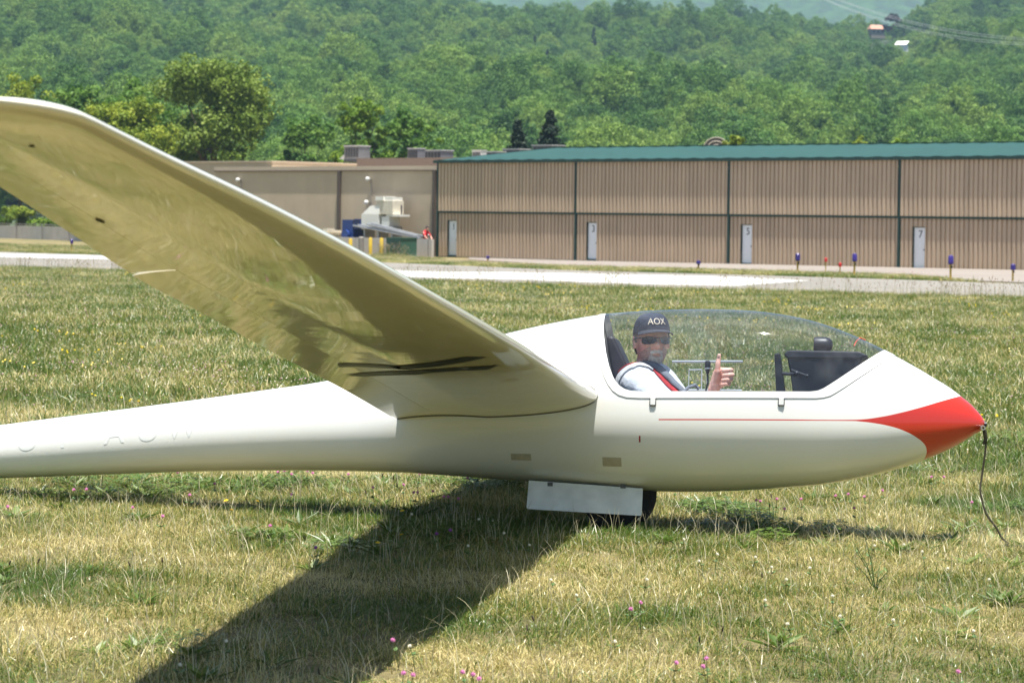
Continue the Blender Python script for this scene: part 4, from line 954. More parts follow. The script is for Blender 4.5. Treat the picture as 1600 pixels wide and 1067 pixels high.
MB().box(1.405, 1.45, -.05, .01, .805, .815).build('compass_base', M_ALU, cp_)
# clear-vision sliding window on the far canopy side
sw = MB(); yv = .255
def vbar(mb, x0, z0, x1, z1, r_=.005): mb.tube([(x0, yv, z0), (x1, yv, z1)], r_, 6)
vbar(sw, .72, .772, 1.05, .779, .006); vbar(sw, .885, .772, .885, .62, .002); vbar(sw, .80, .735, .86, .737, .003); vbar(sw, .80, .735, .80, .64, .002); vbar(sw, .86, .737, .86, .64, .003); vbar(sw, .72, .64, 1.05, .645, .004)
sw.build('sliding_window', M_CLEAR, can, smooth=True)
def can_top(x, dy): return (x, dy, float(fT(x)) - .5 * dy * dy / .2 + .004)
MB().tube([can_top(1.625, -.01), can_top(1.60, -.03), (1.585, -.06, float(fT(1.585)) - .022), (1.575, -.085, float(fT(1.575)) - .05)], .0022, 6).build('yaw_string', simple('string_red', (.75, .10, .05), .7), can)

# ------------------------------------------------------------------ pilot
def skin_mat(name, col):
    mt, nt, b = newmat(name); tc = N(nt, 'ShaderNodeTexCoord'); nz = N(nt, 'ShaderNodeTexNoise'); nz.inputs['Scale'].default_value = 28; nz.inputs['Detail'].default_value = 5; nt.links.new(tc.outputs['Object'], nz.inputs['Vector'])
    rp = ramp(nt, [(.3, (col[0] * .78, col[1] * .62, col[2] * .58)), (.7, (col[0] * 1.05, col[1] * 1.02, col[2]))]); nt.links.new(nz.outputs[0], rp.inputs[0]); nt.links.new(rp.outputs[0], b.inputs['Base Color'])
    b.inputs['Roughness'].default_value = .5; b.inputs['Subsurface Weight'].default_value = .12; b.inputs['Subsurface Radius'].default_value = (.010, .004, .002); b.inputs['Subsurface Scale'].default_value = .5
    return mt
M_SKIN = skin_mat('skin', (.84, .52, .42))
def cloth(name, col, sc=120, var=.12):
    mt = simple(name, col, .85, var=var, scale=14); nt = mt.node_tree; b = nt.nodes['Principled BSDF']
    tc = N(nt, 'ShaderNodeTexCoord'); nz = N(nt, 'ShaderNodeTexNoise'); nz.inputs['Scale'].default_value = 22; nz.inputs['Detail'].default_value = 3; nz.inputs['Distortion'].default_value = 1.0
    nt.links.new(tc.outputs['Object'], nz.inputs['Vector']); bp = N(nt, 'ShaderNodeBump'); bp.inputs['Strength'].default_value = .5; bp.inputs['Distance'].default_value = .012; nt.links.new(nz.outputs[0], bp.inputs['Height']); nt.links.new(bp.outputs[0], b.inputs['Normal']); return mt
M_SHIRT = cloth('shirt_white', (.60, .61, .65)); M_TROUS = cloth('trousers_khaki', (.25, .2, .14)); M_CAP = cloth('cap_cloth', (.028, .030, .045)); M_STRAPG = cloth('strap_grey', (.16, .17, .20)); M_STRAPR = cloth('strap_red', (.45, .025, .03)); M_STRAPW = cloth('strap_pale', (.52, .52, .53))
M_HAIR = simple('hair_grey_brown', (.20, .15, .12), .8, var=.4, scale=60); M_BEARD = simple('beard_grey', (.62, .57, .53), .9, var=.3, scale=70); M_STUB = simple('stubble_skin', (.46, .33, .28), .7, var=.25, scale=90); M_LENS = simple('sunglass_lens', (.010, .011, .016), .12); M_EMBL = simple('cap_emblem', (.55, .46, .36), .7)

def capsule(mb, p0, p1, r0, r1, n=14):
    """closed, tapered limb piece with rounded ends"""
    p0, p1 = Vector(p0), Vector(p1); t = (p1 - p0); L = t.length; t = t / L if L > 1e-6 else Vector((0, 0, 1))
    pts = []; rs = []
    for a in np.linspace(-90, 0, 6)[0:]:
        pts.append(p0 + t * r0 * math.sin(R(a))); rs.append(max(1e-4, r0 * math.cos(R(a))))
    for a in np.linspace(0, 90, 6):
        pts.append(p1 + t * r1 * math.sin(R(a))); rs.append(max(1e-4, r1 * math.cos(R(a))))
    vs = []; fs = []; ref = t.orthogonal().normalized(); b = t.cross(ref)
    for p, r_ in zip(pts, rs):
        for k in range(n):
            a = 2 * math.pi * k / n; vs.append(p + r_ * (math.cos(a) * ref + math.sin(a) * b))
    for i in range(len(pts) - 1):
        for k in range(n): a, c = i * n + k, i * n + (k + 1) % n; fs.append((a, c, c + n, a + n))
    fs.append(tuple(range(n))[::-1]); fs.append(tuple((len(pts) - 1) * n + k for k in range(n)))
    mb.add(vs, fs)

def remeshed(name, mb, voxel, mats, parent, smooth_it=4):
    o = mb.build(name, None, None)
    bm = bmesh.new(); bm.from_mesh(o.data); bmesh.ops.recalc_face_normals(bm, faces=bm.faces); bm.to_mesh(o.data); bm.free()
    md = o.modifiers.new('r', 'REMESH'); md.mode = 'VOXEL'; md.voxel_size = voxel
    if smooth_it: ms = o.modifiers.new('s', 'SMOOTH'); ms.iterations = smooth_it; ms.factor = .5
    me = bpy.data.meshes.new_from_object(o.evaluated_get(bpy.context.evaluated_depsgraph_get())); bpy.data.objects.remove(o)
    me.name = name; me.materials.clear()
    for m_ in mats: me.materials.append(m_)
    me.polygons.foreach_set('use_smooth', [True] * len(me.polygons))
    return link(bpy.data.objects.new(name, me), parent)

pil = glider_frame('person')
# head frame: f = where the face looks, r = toward his own left seen from the front, u = up
HC = Vector((.648, -.010, .848))
hf = Vector((math.cos(R(-68)), math.sin(R(-68)), -.05)).normalized(); hu0 = Vector((-.03, -.05, 1)).normalized(); hr = hf.cross(hu0).normalized(); hu = hr.cross(hf).normalized()
HM = Matrix((hf, -hr, hu)).transposed()         # local head coords: x forward, y his left, z up
def head_r(lon, z):
    """radius of the head at longitude (0 = face) and normalised height z in -1..1"""
    g = lambda a, s_: math.exp(-(a / s_) ** 2)
    W_, D_f, D_b = .076, .095, .100
    c, s_ = math.cos(lon), math.sin(lon); D_ = D_f if c > 0 else D_b
    rr = 1 / math.sqrt((c / D_) ** 2 + (s_ / W_) ** 2)
    prof = math.sqrt(max(0, 1 - z * z)) ** .82 if z > 0 else math.sqrt(max(0, 1 - abs(z) ** 2.6)) ** .9
    rr *= prof
    if z < 0: rr *= 1 - .16 * min(1, abs(z) * 1.1) * (1 if c > -.2 else 1.6)
    zz = z * .125
    al = abs(lon)
    rr += .024 * g(lon, .13) * g(zz + .022, .017) + .012 * g(lon, .10) * g(zz + .002, .022)     # nose
    rr += .006 * g(al - .30, .25) * g(zz - .028, .010)                                         # brow
    rr -= .010 * g(al - .36, .17) * g(zz - .008, .013)                                         # eye sockets
    rr += .006 * g(al - .55, .22) * g(zz + .022, .018)                                         # cheekbones
    rr += .006 * g(lon, .28) * (g(zz + .056, .006) + g(zz + .070, .006)) - .004 * g(lon, .28) * g(zz + .063, .004)  # lips
    rr += .010 * g(lon, .30) * g(zz + .100, .018)                                              # chin
    return rr
def head_p(lon, z, off=0.0):
    r_ = head_r(lon, z) + off; return HC + HM @ Vector((r_ * math.cos(lon), r_ * math.sin(lon), z * .125 + off * .3 * z))
body = MB(); v = []; f = []; NU, NV = 64, 46
zs = -np.cos(np.linspace(0.02, math.pi - .02, NV))
for z in zs:
    for k in range(NU): v.append(head_p(-math.pi + 2 * math.pi * k / NU, float(z)))
for i in range(NV - 1):
    for k in range(NU): a, b_ = i * NU + k, i * NU + (k + 1) % NU; f.append((a, b_, b_ + NU, a + NU))
f.append(tuple(range(NU))[::-1]); f.append(tuple((NV - 1) * NU + k for k in range(NU)))
body.add(v, f)
for sg in (-1, 1):                                                                             # ears
    rotE = HM @ Matrix.Rotation(R(12 * sg), 3, 'Z')
    body.ball(HC + HM @ Vector((-.010, sg * .079, .000)), (.017, .008, .031), 14, 10, rotE); body.ball(HC + HM @ Vector((-.004, sg * .080, -.026)), (.010, .008, .010), 10, 8, rotE)
capsule(body, HC + HM @ Vector((-.02, 0, -.06)), (.632, 0, .700), .058, .062); capsule(body, (.632, 0, .700), (.625, 0, .65), .064, .09)
capsule(body, (.645, 0, .60), (.78, 0, .42), .135, .135); capsule(body, (.60, -.09, .635), (.74, -.07, .46), .10, .12); capsule(body, (.60, .09, .635), (.74, .07, .46), .10, .12); capsule(body, (.78, -.05, .42), (.93, -.06, .36), .12, .10); capsule(body, (.78, .05, .42), (.93, .06, .36), .12, .10)
SHR, SHL = (.600, -.175, .635), (.612, .175, .640)
capsule(body, SHR, (.80, -.235, .46), .056, .042); capsule(body, (.80, -.235, .46), (1.03, -.17, .43), .041, .030); capsule(body, (1.03, -.17, .43), (1.11, -.14, .425), .032, .030)
capsule(body, SHL, (.85, .20, .47), .056, .042); capsule(body, (.85, .20, .47), (.926, .06, .585), .040, .029); capsule(body, (.926, .06, .585), (.935, .035, .625), .028, .027)
for sg in (-1, 1):
    capsule(body, (.93, sg * .09, .36), (1.36, sg * .11, .48), .085, .058); capsule(body, (1.36, sg * .11, .48), (1.72, sg * .07, .42), .052, .036); capsule(body, (1.72, sg * .07, .42), (1.75, sg * .07, .50), .035, .028)
# left hand: closed fist, thumb up, palm side toward the camera
capsule(body, (.936, .030, .632), (.962, .016, .708), .027, .030); capsule(body, (.950, .022, .655), (.985, .018, .712), .024, .022); capsule(body, (.945, .020, .648), (.982, .020, .672), .024, .020)
for k, (z, l, r_) in enumerate([(.7255, 1.0, .0108), (.7035, 1.06, .0112), (.6820, 1.0, .0106), (.6620, .86, .0094)]):
    x0 = .980 - .003 * abs(k - 1); mcp = Vector((x0, .024, z)); pip = Vector((x0 + .040 * l, .004, z - .002)); dip = Vector((x0 + .028 * l, -.022, z - .004)); tip = Vector((x0 + .004, -.022, z - .006))
    capsule(body, mcp, pip, r_ * 1.08, r_ * 1.02, 12); capsule(body, pip, dip, r_ * 1.0, r_ * .95, 12); capsule(body, dip, tip, r_ * .95, r_ * .85, 12)
capsule(body, (.944, .006, .668), (.955, -.012, .715), .019, .0150, 12); capsule(body, (.955, -.012, .715), (.957, -.014, .752), .0132, .0122, 12); capsule(body, (.957, -.014, .752), (.961, -.010, .789), .0118, .0090, 12)
remeshed('body', body, .0034, [M_SKIN], pil, 3)
mb = MB(); mb.ball((.9595, -.0215, .786), (.006, .0025, .009), 10, 6); mb.build('thumbnail', simple('nail', (.62, .40, .33), .3), pil, smooth=True)
# shirt: torso and sleeves, open at the neck
sh = MB()
capsule(sh, (.640, 0, .615), (.79, 0, .42), .150, .150); capsule(sh, (.598, -.10, .632), (.75, -.08, .46), .108, .128); capsule(sh, (.604, .10, .636), (.75, .08, .46), .108, .128); capsule(sh, (.79, 0, .42), (.92, 0, .36), .14, .12)
capsule(sh, SHR, (.79, -.24, .465), .070, .062); capsule(sh, SHL, (.80, .21, .50), .070, .060); capsule(sh, (.59, -.06, .66), (.62, -.15, .645), .070, .062); capsule(sh, (.595, .06, .665), (.62, .15, .65), .070, .062)
shirt = remeshed('shirt', sh, .006, [M_SHIRT], pil, 3)
tr_ = MB()
for sg in (-1, 1): capsule(tr_, (.90, sg * .07, .37), (1.36, sg * .11, .48), .10, .068); capsule(tr_, (1.36, sg * .11, .48), (1.70, sg * .07, .425), .062, .048)
remeshed('trousers', tr_, .012, [M_TROUS], pil, 2)
# collar: folded band round the neck
def band(name, rows_, mat, parent, thick=.003):
    n_ = len(rows_[0]); v = [p for r_ in rows_ for p in r_]; f = [(i * n_ + k, i * n_ + k + 1, (i + 1) * n_ + k + 1, (i + 1) * n_ + k) for i in range(len(rows_) - 1) for k in range(n_ - 1)]
    o = mk(name, v, f, mat, parent, True); md = o.modifiers.new('thickness', 'SOLIDIFY'); md.thickness = thick; md.offset = 0; return o
NC = Vector((.628, -.002, .700)); rows_ = [[], [], []]
for a in np.linspace(R(-20), R(340), 40):
    d = Vector((math.cos(a), math.sin(a), 0)); fr_ = max(0, math.cos(a - R(-10)))
    rows_[0].append(NC + d * .070 + Vector((0, 0, .004 - .016 * fr_))); rows_[1].append(NC + d * .074 + Vector((0, 0, .030 - .020 * fr_))); rows_[2].append(NC + d * .102 + Vector((0, 0, -.004 - .012 * fr_)))
band('collar', [rows_[0], rows_[1], rows_[2]], M_SHIRT, shirt)
# harness straps: bands laid over the shirt by casting onto it
from mathutils.bvhtree import BVHTree
bvh = BVHTree.FromPolygons([v_.co for v_ in shirt.data.vertices], [tuple(p.vertices) for p in shirt.data.polygons])
def strap(name, pts, width, mat, lift=.006, n_=40):
    P = [Vector(p) for p in pts]; L = [0]
    for a, b_ in zip(P[:-1], P[1:]): L.append(L[-1] + (b_ - a).length)
    rows = [[], [], []]
    for t in np.linspace(0, L[-1], n_):
        i = min(len(P) - 2, max(0, int(np.searchsorted(L, t)) - 1)); w = (t - L[i]) / max(1e-6, L[i + 1] - L[i]); c = P[i].lerp(P[i + 1], float(w)); d = (P[i + 1] - P[i]).normalized()
        loc, nrm, _, _ = bvh.find_nearest(c); side = d.cross(nrm).normalized()
        for j, s_ in enumerate((-.5, 0, .5)):
            q, n2, _, _ = bvh.find_nearest(loc + side * width * s_); rows[j].append(q + n2 * lift)
    return band(name, rows, mat, pil, .003)
strap('shoulder_strap', [(.50, -.10, .70), (.58, -.10, .745), (.66, -.10, .72), (.74, -.10, .63), (.82, -.07, .55)], .058, M_STRAPR, .005)
strap('shoulder_strap', [(.60, -.085, .755), (.66, -.085, .735), (.75, -.085, .65), (.85, -.05, .56)], .036, M_STRAPG, .010)
strap('shoulder_strap', [(.52, .10, .72), (.60, .10, .745), (.68, .10, .71), (.76, .10, .63)], .052, M_STRAPR, .006)
strap('chute_strap', [(.515, -.16, .62), (.56, -.155, .69), (.62, -.13, .715), (.66, -.12, .70)], .030, M_STRAPW, .008)
MB().tube([(.80, -.11, .60), (.83, -.09, .635), (.86, -.07, .648), (.875, -.06, .63)], .008, 8).build('buckle_webbing', M_STRAPG, pil, smooth=True)
# beard, hair, glasses, cap
def head_patch(name, test, off, mat, jitter=.0, nu=90, nv=70, parent=pil):
    v = {}; vs = []; fs = []
    rnd = np.random.default_rng(3); J = rnd.normal(0, jitter, (nv + 1, nu + 1)) if jitter else np.zeros((nv + 1, nu + 1))
    def P(i, k):
        kk = k % nu
        if (i, kk) not in v:
            lon = -math.pi + 2 * math.pi * kk / nu; z = -math.cos(.02 + (math.pi - .04) * i / nv); v[(i, kk)] = len(vs); vs.append(head_p(lon, z, off(lon, z) + J[i, kk]))
        return v[(i, kk)]
    for i in range(nv):
        for k in range(nu):
            lon = -math.pi + 2 * math.pi * (k + .5) / nu; z = -math.cos(.02 + (math.pi - .04) * (i + .5) / nv)
            if test(lon, z): fs.append((P(i, k), P(i, k + 1), P(i + 1, k + 1), P(i + 1, k)))
    return mk(name, vs, fs, mat, parent, True)
def t_beard(lon, z):
    zz = z * .125; a = abs(lon)
    mouth = (a / .24) ** 2 + ((zz + .063) / .0085) ** 2 < 1
    tache = (a / .36) ** 2 + ((zz + .052) / .012) ** 2 < 1
    goatee = (a / .52) ** 2 + ((zz + .092) / .040) ** 2 < 1 and zz < -.05
    return (tache or goatee) and not mouth
def t_stubble(lon, z):
    zz = z * .125; a = abs(lon); return .3 < a < 1.22 and -.118 < zz < -.034 - .018 * math.cos(2.2 * (a - 1.3)) and not t_beard(lon, z)
head_patch('beard', t_beard, lambda lon, z: .0065, M_BEARD, .0012, 260, 200)
head_patch('stubble', t_stubble, lambda lon, z: .0012, M_STUB, .0006, 200, 150)
head_patch('hair', lambda lon, z: abs(lon) > 1.72 and -.060 < z * .125 < .06 or (1.24 + .25 * math.sin(z * 40) * .15 < abs(lon) <= 1.72 and -.006 < z * .125 < .06), lambda lon, z: .006, M_HAIR, .0018, 160, 120)
for sg in (-1, 1):
    head_patch('sunglass_lens', lambda lon, z: abs((sg * lon - .42) / .345) ** 2.6 + abs((z * .125 - .004 + .004 * abs(lon)) / .0165) ** 2.6 < 1, lambda lon, z: .016 - .006 * abs(lon), M_LENS, 0, 260, 220)
    MB().tube([HC + HM @ Vector((.086, sg * .050, .012)), HC + HM @ Vector((.06, sg * .078, .013)), HC + HM @ Vector((-.005, sg * .086, .012))], .0025, 6).build('sunglass_temple', M_LENS, pil)
MB().tube([head_p(-.78, .10, .012), head_p(-.4, .15, .015), head_p(-.12, .12, .012), head_p(0, .11, .008), head_p(.12, .12, .012), head_p(.4, .15, .015), head_p(.78, .10, .012)], .002, 6).build('sunglass_rim', M_LENS, pil)
cap_z = .030
v = []; f = []; NU2, NV2 = 48, 14
for i in range(NV2 + 1):
    t = i / NV2; zz = cap_z + (.125 + .004 - cap_z) * math.sin(t * math.pi / 2)
    for k in range(NU2):
        lon = 2 * math.pi * k / NU2; rbase = head_r(lon, min(.97, .32)) + .010; rr = rbase * math.cos(t * math.pi / 2) ** .62 + .0005; seam = .0014 * math.cos(6 * lon) ** 8
        tilt = .014 * math.cos(lon)
        v.append(HC + HM @ Vector(((rr + seam) * math.cos(lon), (rr + seam) * math.sin(lon), zz + tilt * (1 - t))))
for i in range(NV2):
    for k in range(NU2): a, b_ = i * NU2 + k, i * NU2 + (k + 1) % NU2; f.append((a, b_, b_ + NU2, a + NU2))
f.append(tuple(NV2 * NU2 + k for k in range(NU2)))
cap = mk('cap', v, f, M_CAP, pil, True)
MB().ball(HC + HM @ Vector((0, 0, .129)), .005, 10, 6).build('cap_button', M_CAP, cap, smooth=True)
rows_ = []
for j in range(8):
    t = j / 7; row = []
    for a in np.linspace(-1.05, 1.05, 25):
        rb = head_r(float(a), .3) + .009; ext = .066 * t * max(0, math.cos(a * 1.25)) ** .55
        row.append(HC + HM @ Vector(((rb + ext) * math.cos(a), (rb + ext * .35) * math.sin(a), cap_z + .014 * math.cos(a) + .008 - .16 * ext - 2.6 * (rb * math.sin(a)) ** 2 * (.3 + .7 * t))))
    rows_.append(row)
band('cap_brim', rows_, M_CAP, cap, .003)
cu = bpy.data.curves.new('cap_lettering', 'FONT'); cu.body = 'AOX'; cu.size = .038; cu.extrude = .0006; cu.align_x = 'CENTER'; cu.materials.append(M_EMBL)
em = text_part('cap_lettering', cu, cap, (0, 0, 0), (0, 0, 0))
for v_ in em.data.vertices:
    lon = v_.co.x / .092; t = (v_.co.y + .058) / .14; zz = cap_z + .036 + v_.co.y * 1.2; tt = math.asin(min(1, max(0, (zz - cap_z) / (.129 - cap_z)))); rr = (head_r(lon, .32) + .0135) * math.cos(tt) ** .62 + v_.co.z
    v_.co = HC + HM @ Vector((rr * math.cos(lon), rr * math.sin(lon), zz + .014 * math.cos(lon) * (1 - tt / 1.5708)))
tag(pil, 'person in dark cap, sunglasses and white shirt giving a thumbs-up under the canopy', 'person')
# boom microphone
mi = glider_frame('microphone'); MB().tube([(.880, -.06, .57), (.903, -.055, .605), (.916, -.05, .66), (.913, -.05, .712)], .0042, 8).build('gooseneck', M_PANEL, mi, smooth=True)
MB().lathe([(0, .700), (.007, .702), (.010, .716), (.0135, .722), (.0135, .752), (.011, .760), (0, .762)], (.913, -.05, 0), 'Z', 16).build('capsule_head', M_PANEL, mi, smooth=True); MB().lathe([(.0138, .722), (.0142, .724), (.0142, .727), (.0138, .729)], (.913, -.05, 0), 'Z', 16).build('collar_ring', M_ALU, mi, smooth=True)
tag(mi, 'black gooseneck microphone in front of the thumbs-up hand', 'microphone')

# ------------------------------------------------------------------ bystander in the yard
pr = yard('person', -.75, -.35); bo = MB()
capsule(bo, (0, 0, .95), (.05, -.02, 1.38), .14, .16); capsule(bo, (.05, -.02, 1.45), (.16, -.05, 1.58), .06, .055); bo.ball((.20, -.06, 1.67), (.095, .085, .115), 14, 10)
for sg in (-1, 1):
    capsule(bo, (.0, sg * .09, .92), (.02, sg * .1, .5), .085, .06); capsule(bo, (.02, sg * .1, .5), (-.02, sg * .1, .06), .055, .04); capsule(bo, (-.02, sg * .1, .04), (.16, sg * .1, .03), .04, .035)
    capsule(bo, (.06, sg * .2, 1.40), (.22, sg * .23, 1.16), .05, .04); capsule(bo, (.22, sg * .23, 1.16), (.40, sg * .15, 1.02), .038, .03); capsule(bo, (.40, sg * .15, 1.02), (.46, sg * .13, 1.0), .04, .03)
remeshed('body', bo, .02, [M_SKIN], pr, 2)
tp_ = MB(); capsule(tp_, (0, 0, .95), (.05, -.02, 1.40), .165, .185)
for sg in (-1, 1): capsule(tp_, (.05, sg * .16, 1.40), (.15, sg * .22, 1.26), .075, .06)
remeshed('red_shirt', tp_, .02, [cloth('shirt_red', (.55, .02, .03))], pr, 2)
jn = MB()
for sg in (-1, 1): capsule(jn, (.0, sg * .09, .94), (.02, sg * .1, .5), .105, .075); capsule(jn, (.02, sg * .1, .5), (-.02, sg * .1, .12), .075, .06)
remeshed('trousers', jn, .02, [cloth('trousers_grey', (.13, .14, .17))], pr, 2)
MB().ball((.19, -.06, 1.71), (.105, .095, .095), 14, 8).build('hair', simple('hair_dark', (.02, .016, .014), .8), pr, smooth=True)
tag(pr, 'bystander in a red shirt bending behind the low wall by the hangar', 'person')

# ------------------------------------------------------------------ meadow
def blade_mat(name, stops, patch_scale=.45, amt=1.0, trans=.3, tone_amt=.55):
    mt, nt, b = newmat(name); nt.nodes.remove(b)
    g = N(nt, 'ShaderNodeNewGeometry'); at_ = N(nt, 'ShaderNodeAttribute', attribute_name='tone'); oi = N(nt, 'ShaderNodeObjectInfo')
    nz = N(nt, 'ShaderNodeTexNoise'); nz.inputs['Scale'].default_value = patch_scale; nz.inputs['Detail'].default_value = 4; nz.inputs['Roughness'].default_value = .6; nt.links.new(g.outputs['Position'], nz.inputs['Vector'])
    a = N(nt, 'ShaderNodeMath', operation='MULTIPLY_ADD'); a.inputs[1].default_value = amt * 2.0; nt.links.new(nz.outputs[0], a.inputs[0])
    t = N(nt, 'ShaderNodeMath', operation='MULTIPLY_ADD'); t.inputs[1].default_value = tone_amt; t.inputs[2].default_value = -amt + .5 - tone_amt * .5; nt.links.new(at_.outputs['Fac'], t.inputs[0]); nt.links.new(t.outputs[0], a.inputs[2])
    o2 = N(nt, 'ShaderNodeMath', operation='MULTIPLY_ADD'); o2.inputs[1].default_value = .25; nt.links.new(oi.outputs['Random'], o2.inputs[0]); 
    s2 = N(nt, 'ShaderNodeMath', operation='SUBTRACT'); s2.inputs[1].default_value = .125; nt.links.new(a.outputs[0], s2.inputs[0]); nt.links.new(s2.outputs[0], o2.inputs[2])
    rp = ramp(nt, stops); nt.links.new(o2.outputs[0], rp.inputs[0])
    df = N(nt, 'ShaderNodeBsdfPrincipled'); df.inputs['Roughness'].default_value = .38; df.inputs['Specular IOR Level'].default_value = .55; tr = N(nt, 'ShaderNodeBsdfTranslucent'); mx = N(nt, 'ShaderNodeMixShader'); mx.inputs[0].default_value = trans
    nt.links.new(rp.outputs[0], df.inputs['Base Color']); nt.links.new(rp.outputs[0], tr.inputs[0]); nt.links.new(df.outputs[0], mx.inputs[1]); nt.links.new(tr.outputs[0], mx.inputs[2]); nt.links.new(mx.outputs[0], nt.nodes['Material Output'].inputs[0])
    return mt
M_BLADE = blade_mat('meadow_blade', [(.0, (.055, .115, .010)), (.25, (.125, .175, .022)), (.42, (.26, .245, .052)), (.62, (.43, .36, .125)), (1, (.64, .55, .27))], amt=2.1, tone_amt=.8)
M_GREENB = blade_mat('green_blade', [(.1, (.05, .10, .012)), (.6, (.105, .165, .026)), (1, (.19, .24, .055))], amt=.4)
M_PALE = blade_mat('pale_stalk', [(.1, (.32, .29, .17)), (.6, (.50, .45, .30)), (1, (.62, .57, .42))], amt=.3)
M_RUST = blade_mat('rusty_head', [(.1, (.22, .10, .04)), (1, (.42, .24, .11))], amt=.3); M_PINKM = blade_mat('pink_head', [(.1, (.45, .16, .30)), (1, (.65, .32, .48))], amt=.3); M_YELM = blade_mat('yellow_head', [(0, (.75, .55, .01)), (1, (.85, .68, .02))], amt=.2)

class Tuft:
    def __init__(s, seed): s.v = []; s.f = []; s.m = []; s.t = []; s.r = np.random.default_rng(seed)
    def blade(s, x, y, h, w, lean, az, mat=0, curl=1.0, segs=3):
        tone = s.r.uniform(); az2 = az + s.r.uniform(-1.2, 1.2) + 1.5708; wx, wy = math.cos(az2) * w / 2, math.sin(az2) * w / 2; o = len(s.v)
        for i in range(segs + 1):
            t = i / segs; ln = lean * t ** (1 + curl); px, py = x + math.cos(az) * ln * h, y + math.sin(az) * ln * h; pz = h * (t - .35 * (lean * t) ** 2 * curl)
            k = (1 - t) ** .6 if i < segs else 0
            if i < segs: s.v += [(px - wx * k, py - wy * k, pz), (px + wx * k, py + wy * k, pz)]; s.t += [tone, tone]
            else: s.v.append((px, py, pz)); s.t.append(tone)
        for i in range(segs - 1): s.f.append((o + 2 * i, o + 2 * i + 1, o + 2 * i + 3, o + 2 * i + 2)); s.m.append(mat)
        s.f.append((o + 2 * segs - 2, o + 2 * segs - 1, o + 2 * segs)); s.m.append(mat)
        return s.v[-1]
    def head(s, c, rx, rz, mat):
        o = len(s.v); tone = s.r.uniform()
        for a in range(5): s.v.append((c[0] + rx * math.cos(a * 1.2566), c[1] + rx * math.sin(a * 1.2566), c[2])); s.t.append(tone)
        s.v += [(c[0], c[1], c[2] + rz), (c[0], c[1], c[2] - rz)]; s.t += [tone, tone]
        for a in range(5): s.f += [(o + a, o + (a + 1) % 5, o + 5), (o + (a + 1) % 5, o + a, o + 6)]; s.m += [mat, mat]
    def leaf(s, c, L, w, az, el, mat):
        o = len(s.v); tone = s.r.uniform(); d = Vector((math.cos(az) * math.cos(el), math.sin(az) * math.cos(el), math.sin(el))); sd = Vector((-math.sin(az), math.cos(az), 0)) * w / 2; c = Vector(c); dn = Vector((0, 0, -.12 * L))
        for p in (c, c + d * L * .45 + sd, c + d * L * .45 - sd, c + d * L + dn): s.v.append(tuple(p)); s.t.append(tone)
        s.f += [(o, o + 1, o + 3, o + 2)]; s.m.append(mat)
    def obj(s, name, mats):
        me = bpy.data.meshes.new(name); me.from_pydata(s.v, [], s.f); me.update()
        for m_ in mats: me.materials.append(m_)
        me.polygons.foreach_set('material_index', s.m); a = me.attributes.new('tone', 'FLOAT', 'POINT'); a.data.foreach_set('value', np.array(s.t, np.float32)); return bpy.data.objects.new(name, me)
GM = [M_BLADE, M_GREENB, M_PALE, M_RUST, M_PINKM, M_YELM]
def near_tuft(seed, nb, hmin, hmax, rad, gfrac, stalks, heads=0, lean=.9, w=.0030):
    t = Tuft(seed); r = t.r; base = r.uniform(0, 6.28)
    for _ in range(nb):
        a, q = r.uniform(0, 6.28), rad * math.sqrt(r.uniform()); h = r.uniform(hmin, hmax) * r.uniform(.6, 1.2)
        t.blade(q * math.cos(a), q * math.sin(a), h, w * r.uniform(.6, 1.3), r.uniform(.15, lean), base + r.normal(0, 1.3), 1 if r.uniform() < gfrac else 0, r.uniform(.5, 1.4))
    for _ in range(stalks):
        a, q = r.uniform(0, 6.28), rad * math.sqrt(r.uniform()); p = t.blade(q * math.cos(a), q * math.sin(a), r.uniform(.10, .20), .0026, r.uniform(.1, .8), r.uniform(0, 6.28), 2, 1.6, 5)
    for _ in range(heads):
        a, q = r.uniform(0, 6.28), rad * math.sqrt(r.uniform()); p = t.blade(q * math.cos(a), q * math.sin(a), r.uniform(.05, .10), .002, r.uniform(.1, .5), r.uniform(0, 6.28), 1); t.head(p, .0065, .007, int(r.choice([2] * 8 + [3])))
    return t
gcol = bpy.data.collections.new('meadow_prototypes')
specs = [near_tuft(1, 72, .022, .055, .11, .02, 1, lean=1.7), near_tuft(2, 72, .018, .045, .12, .05, 0, lean=1.9), near_tuft(3, 64, .022, .065, .10, .28, 1, lean=1.6), near_tuft(4, 60, .028, .065, .10, .8, 0, lean=1.4), near_tuft(5, 58, .03, .08, .09, .45, 2, 0, lean=1.5), near_tuft(6, 76, .015, .04, .12, .03, 0, 0, lean=2.0)]
c = Tuft(7)
for _ in range(45):                                # clover mat
    a, q = c.r.uniform(0, 6.28), .13 * math.sqrt(c.r.uniform()); p = c.blade(q * math.cos(a), q * math.sin(a), c.r.uniform(.04, .085), .0016, .3, c.r.uniform(0, 6.28), 1)
    for k in range(3): c.leaf(p, .017, .014, k * 2.094 + a, c.r.uniform(-.1, .5), 1)
specs.append(c)
c = Tuft(8)
for k in range(11): c.leaf((0, 0, .005), c.r.uniform(.07, .14), c.r.uniform(.016, .030), k * .6 + c.r.uniform(-.2, .2), c.r.uniform(.25, .9), 1)
specs.append(c)
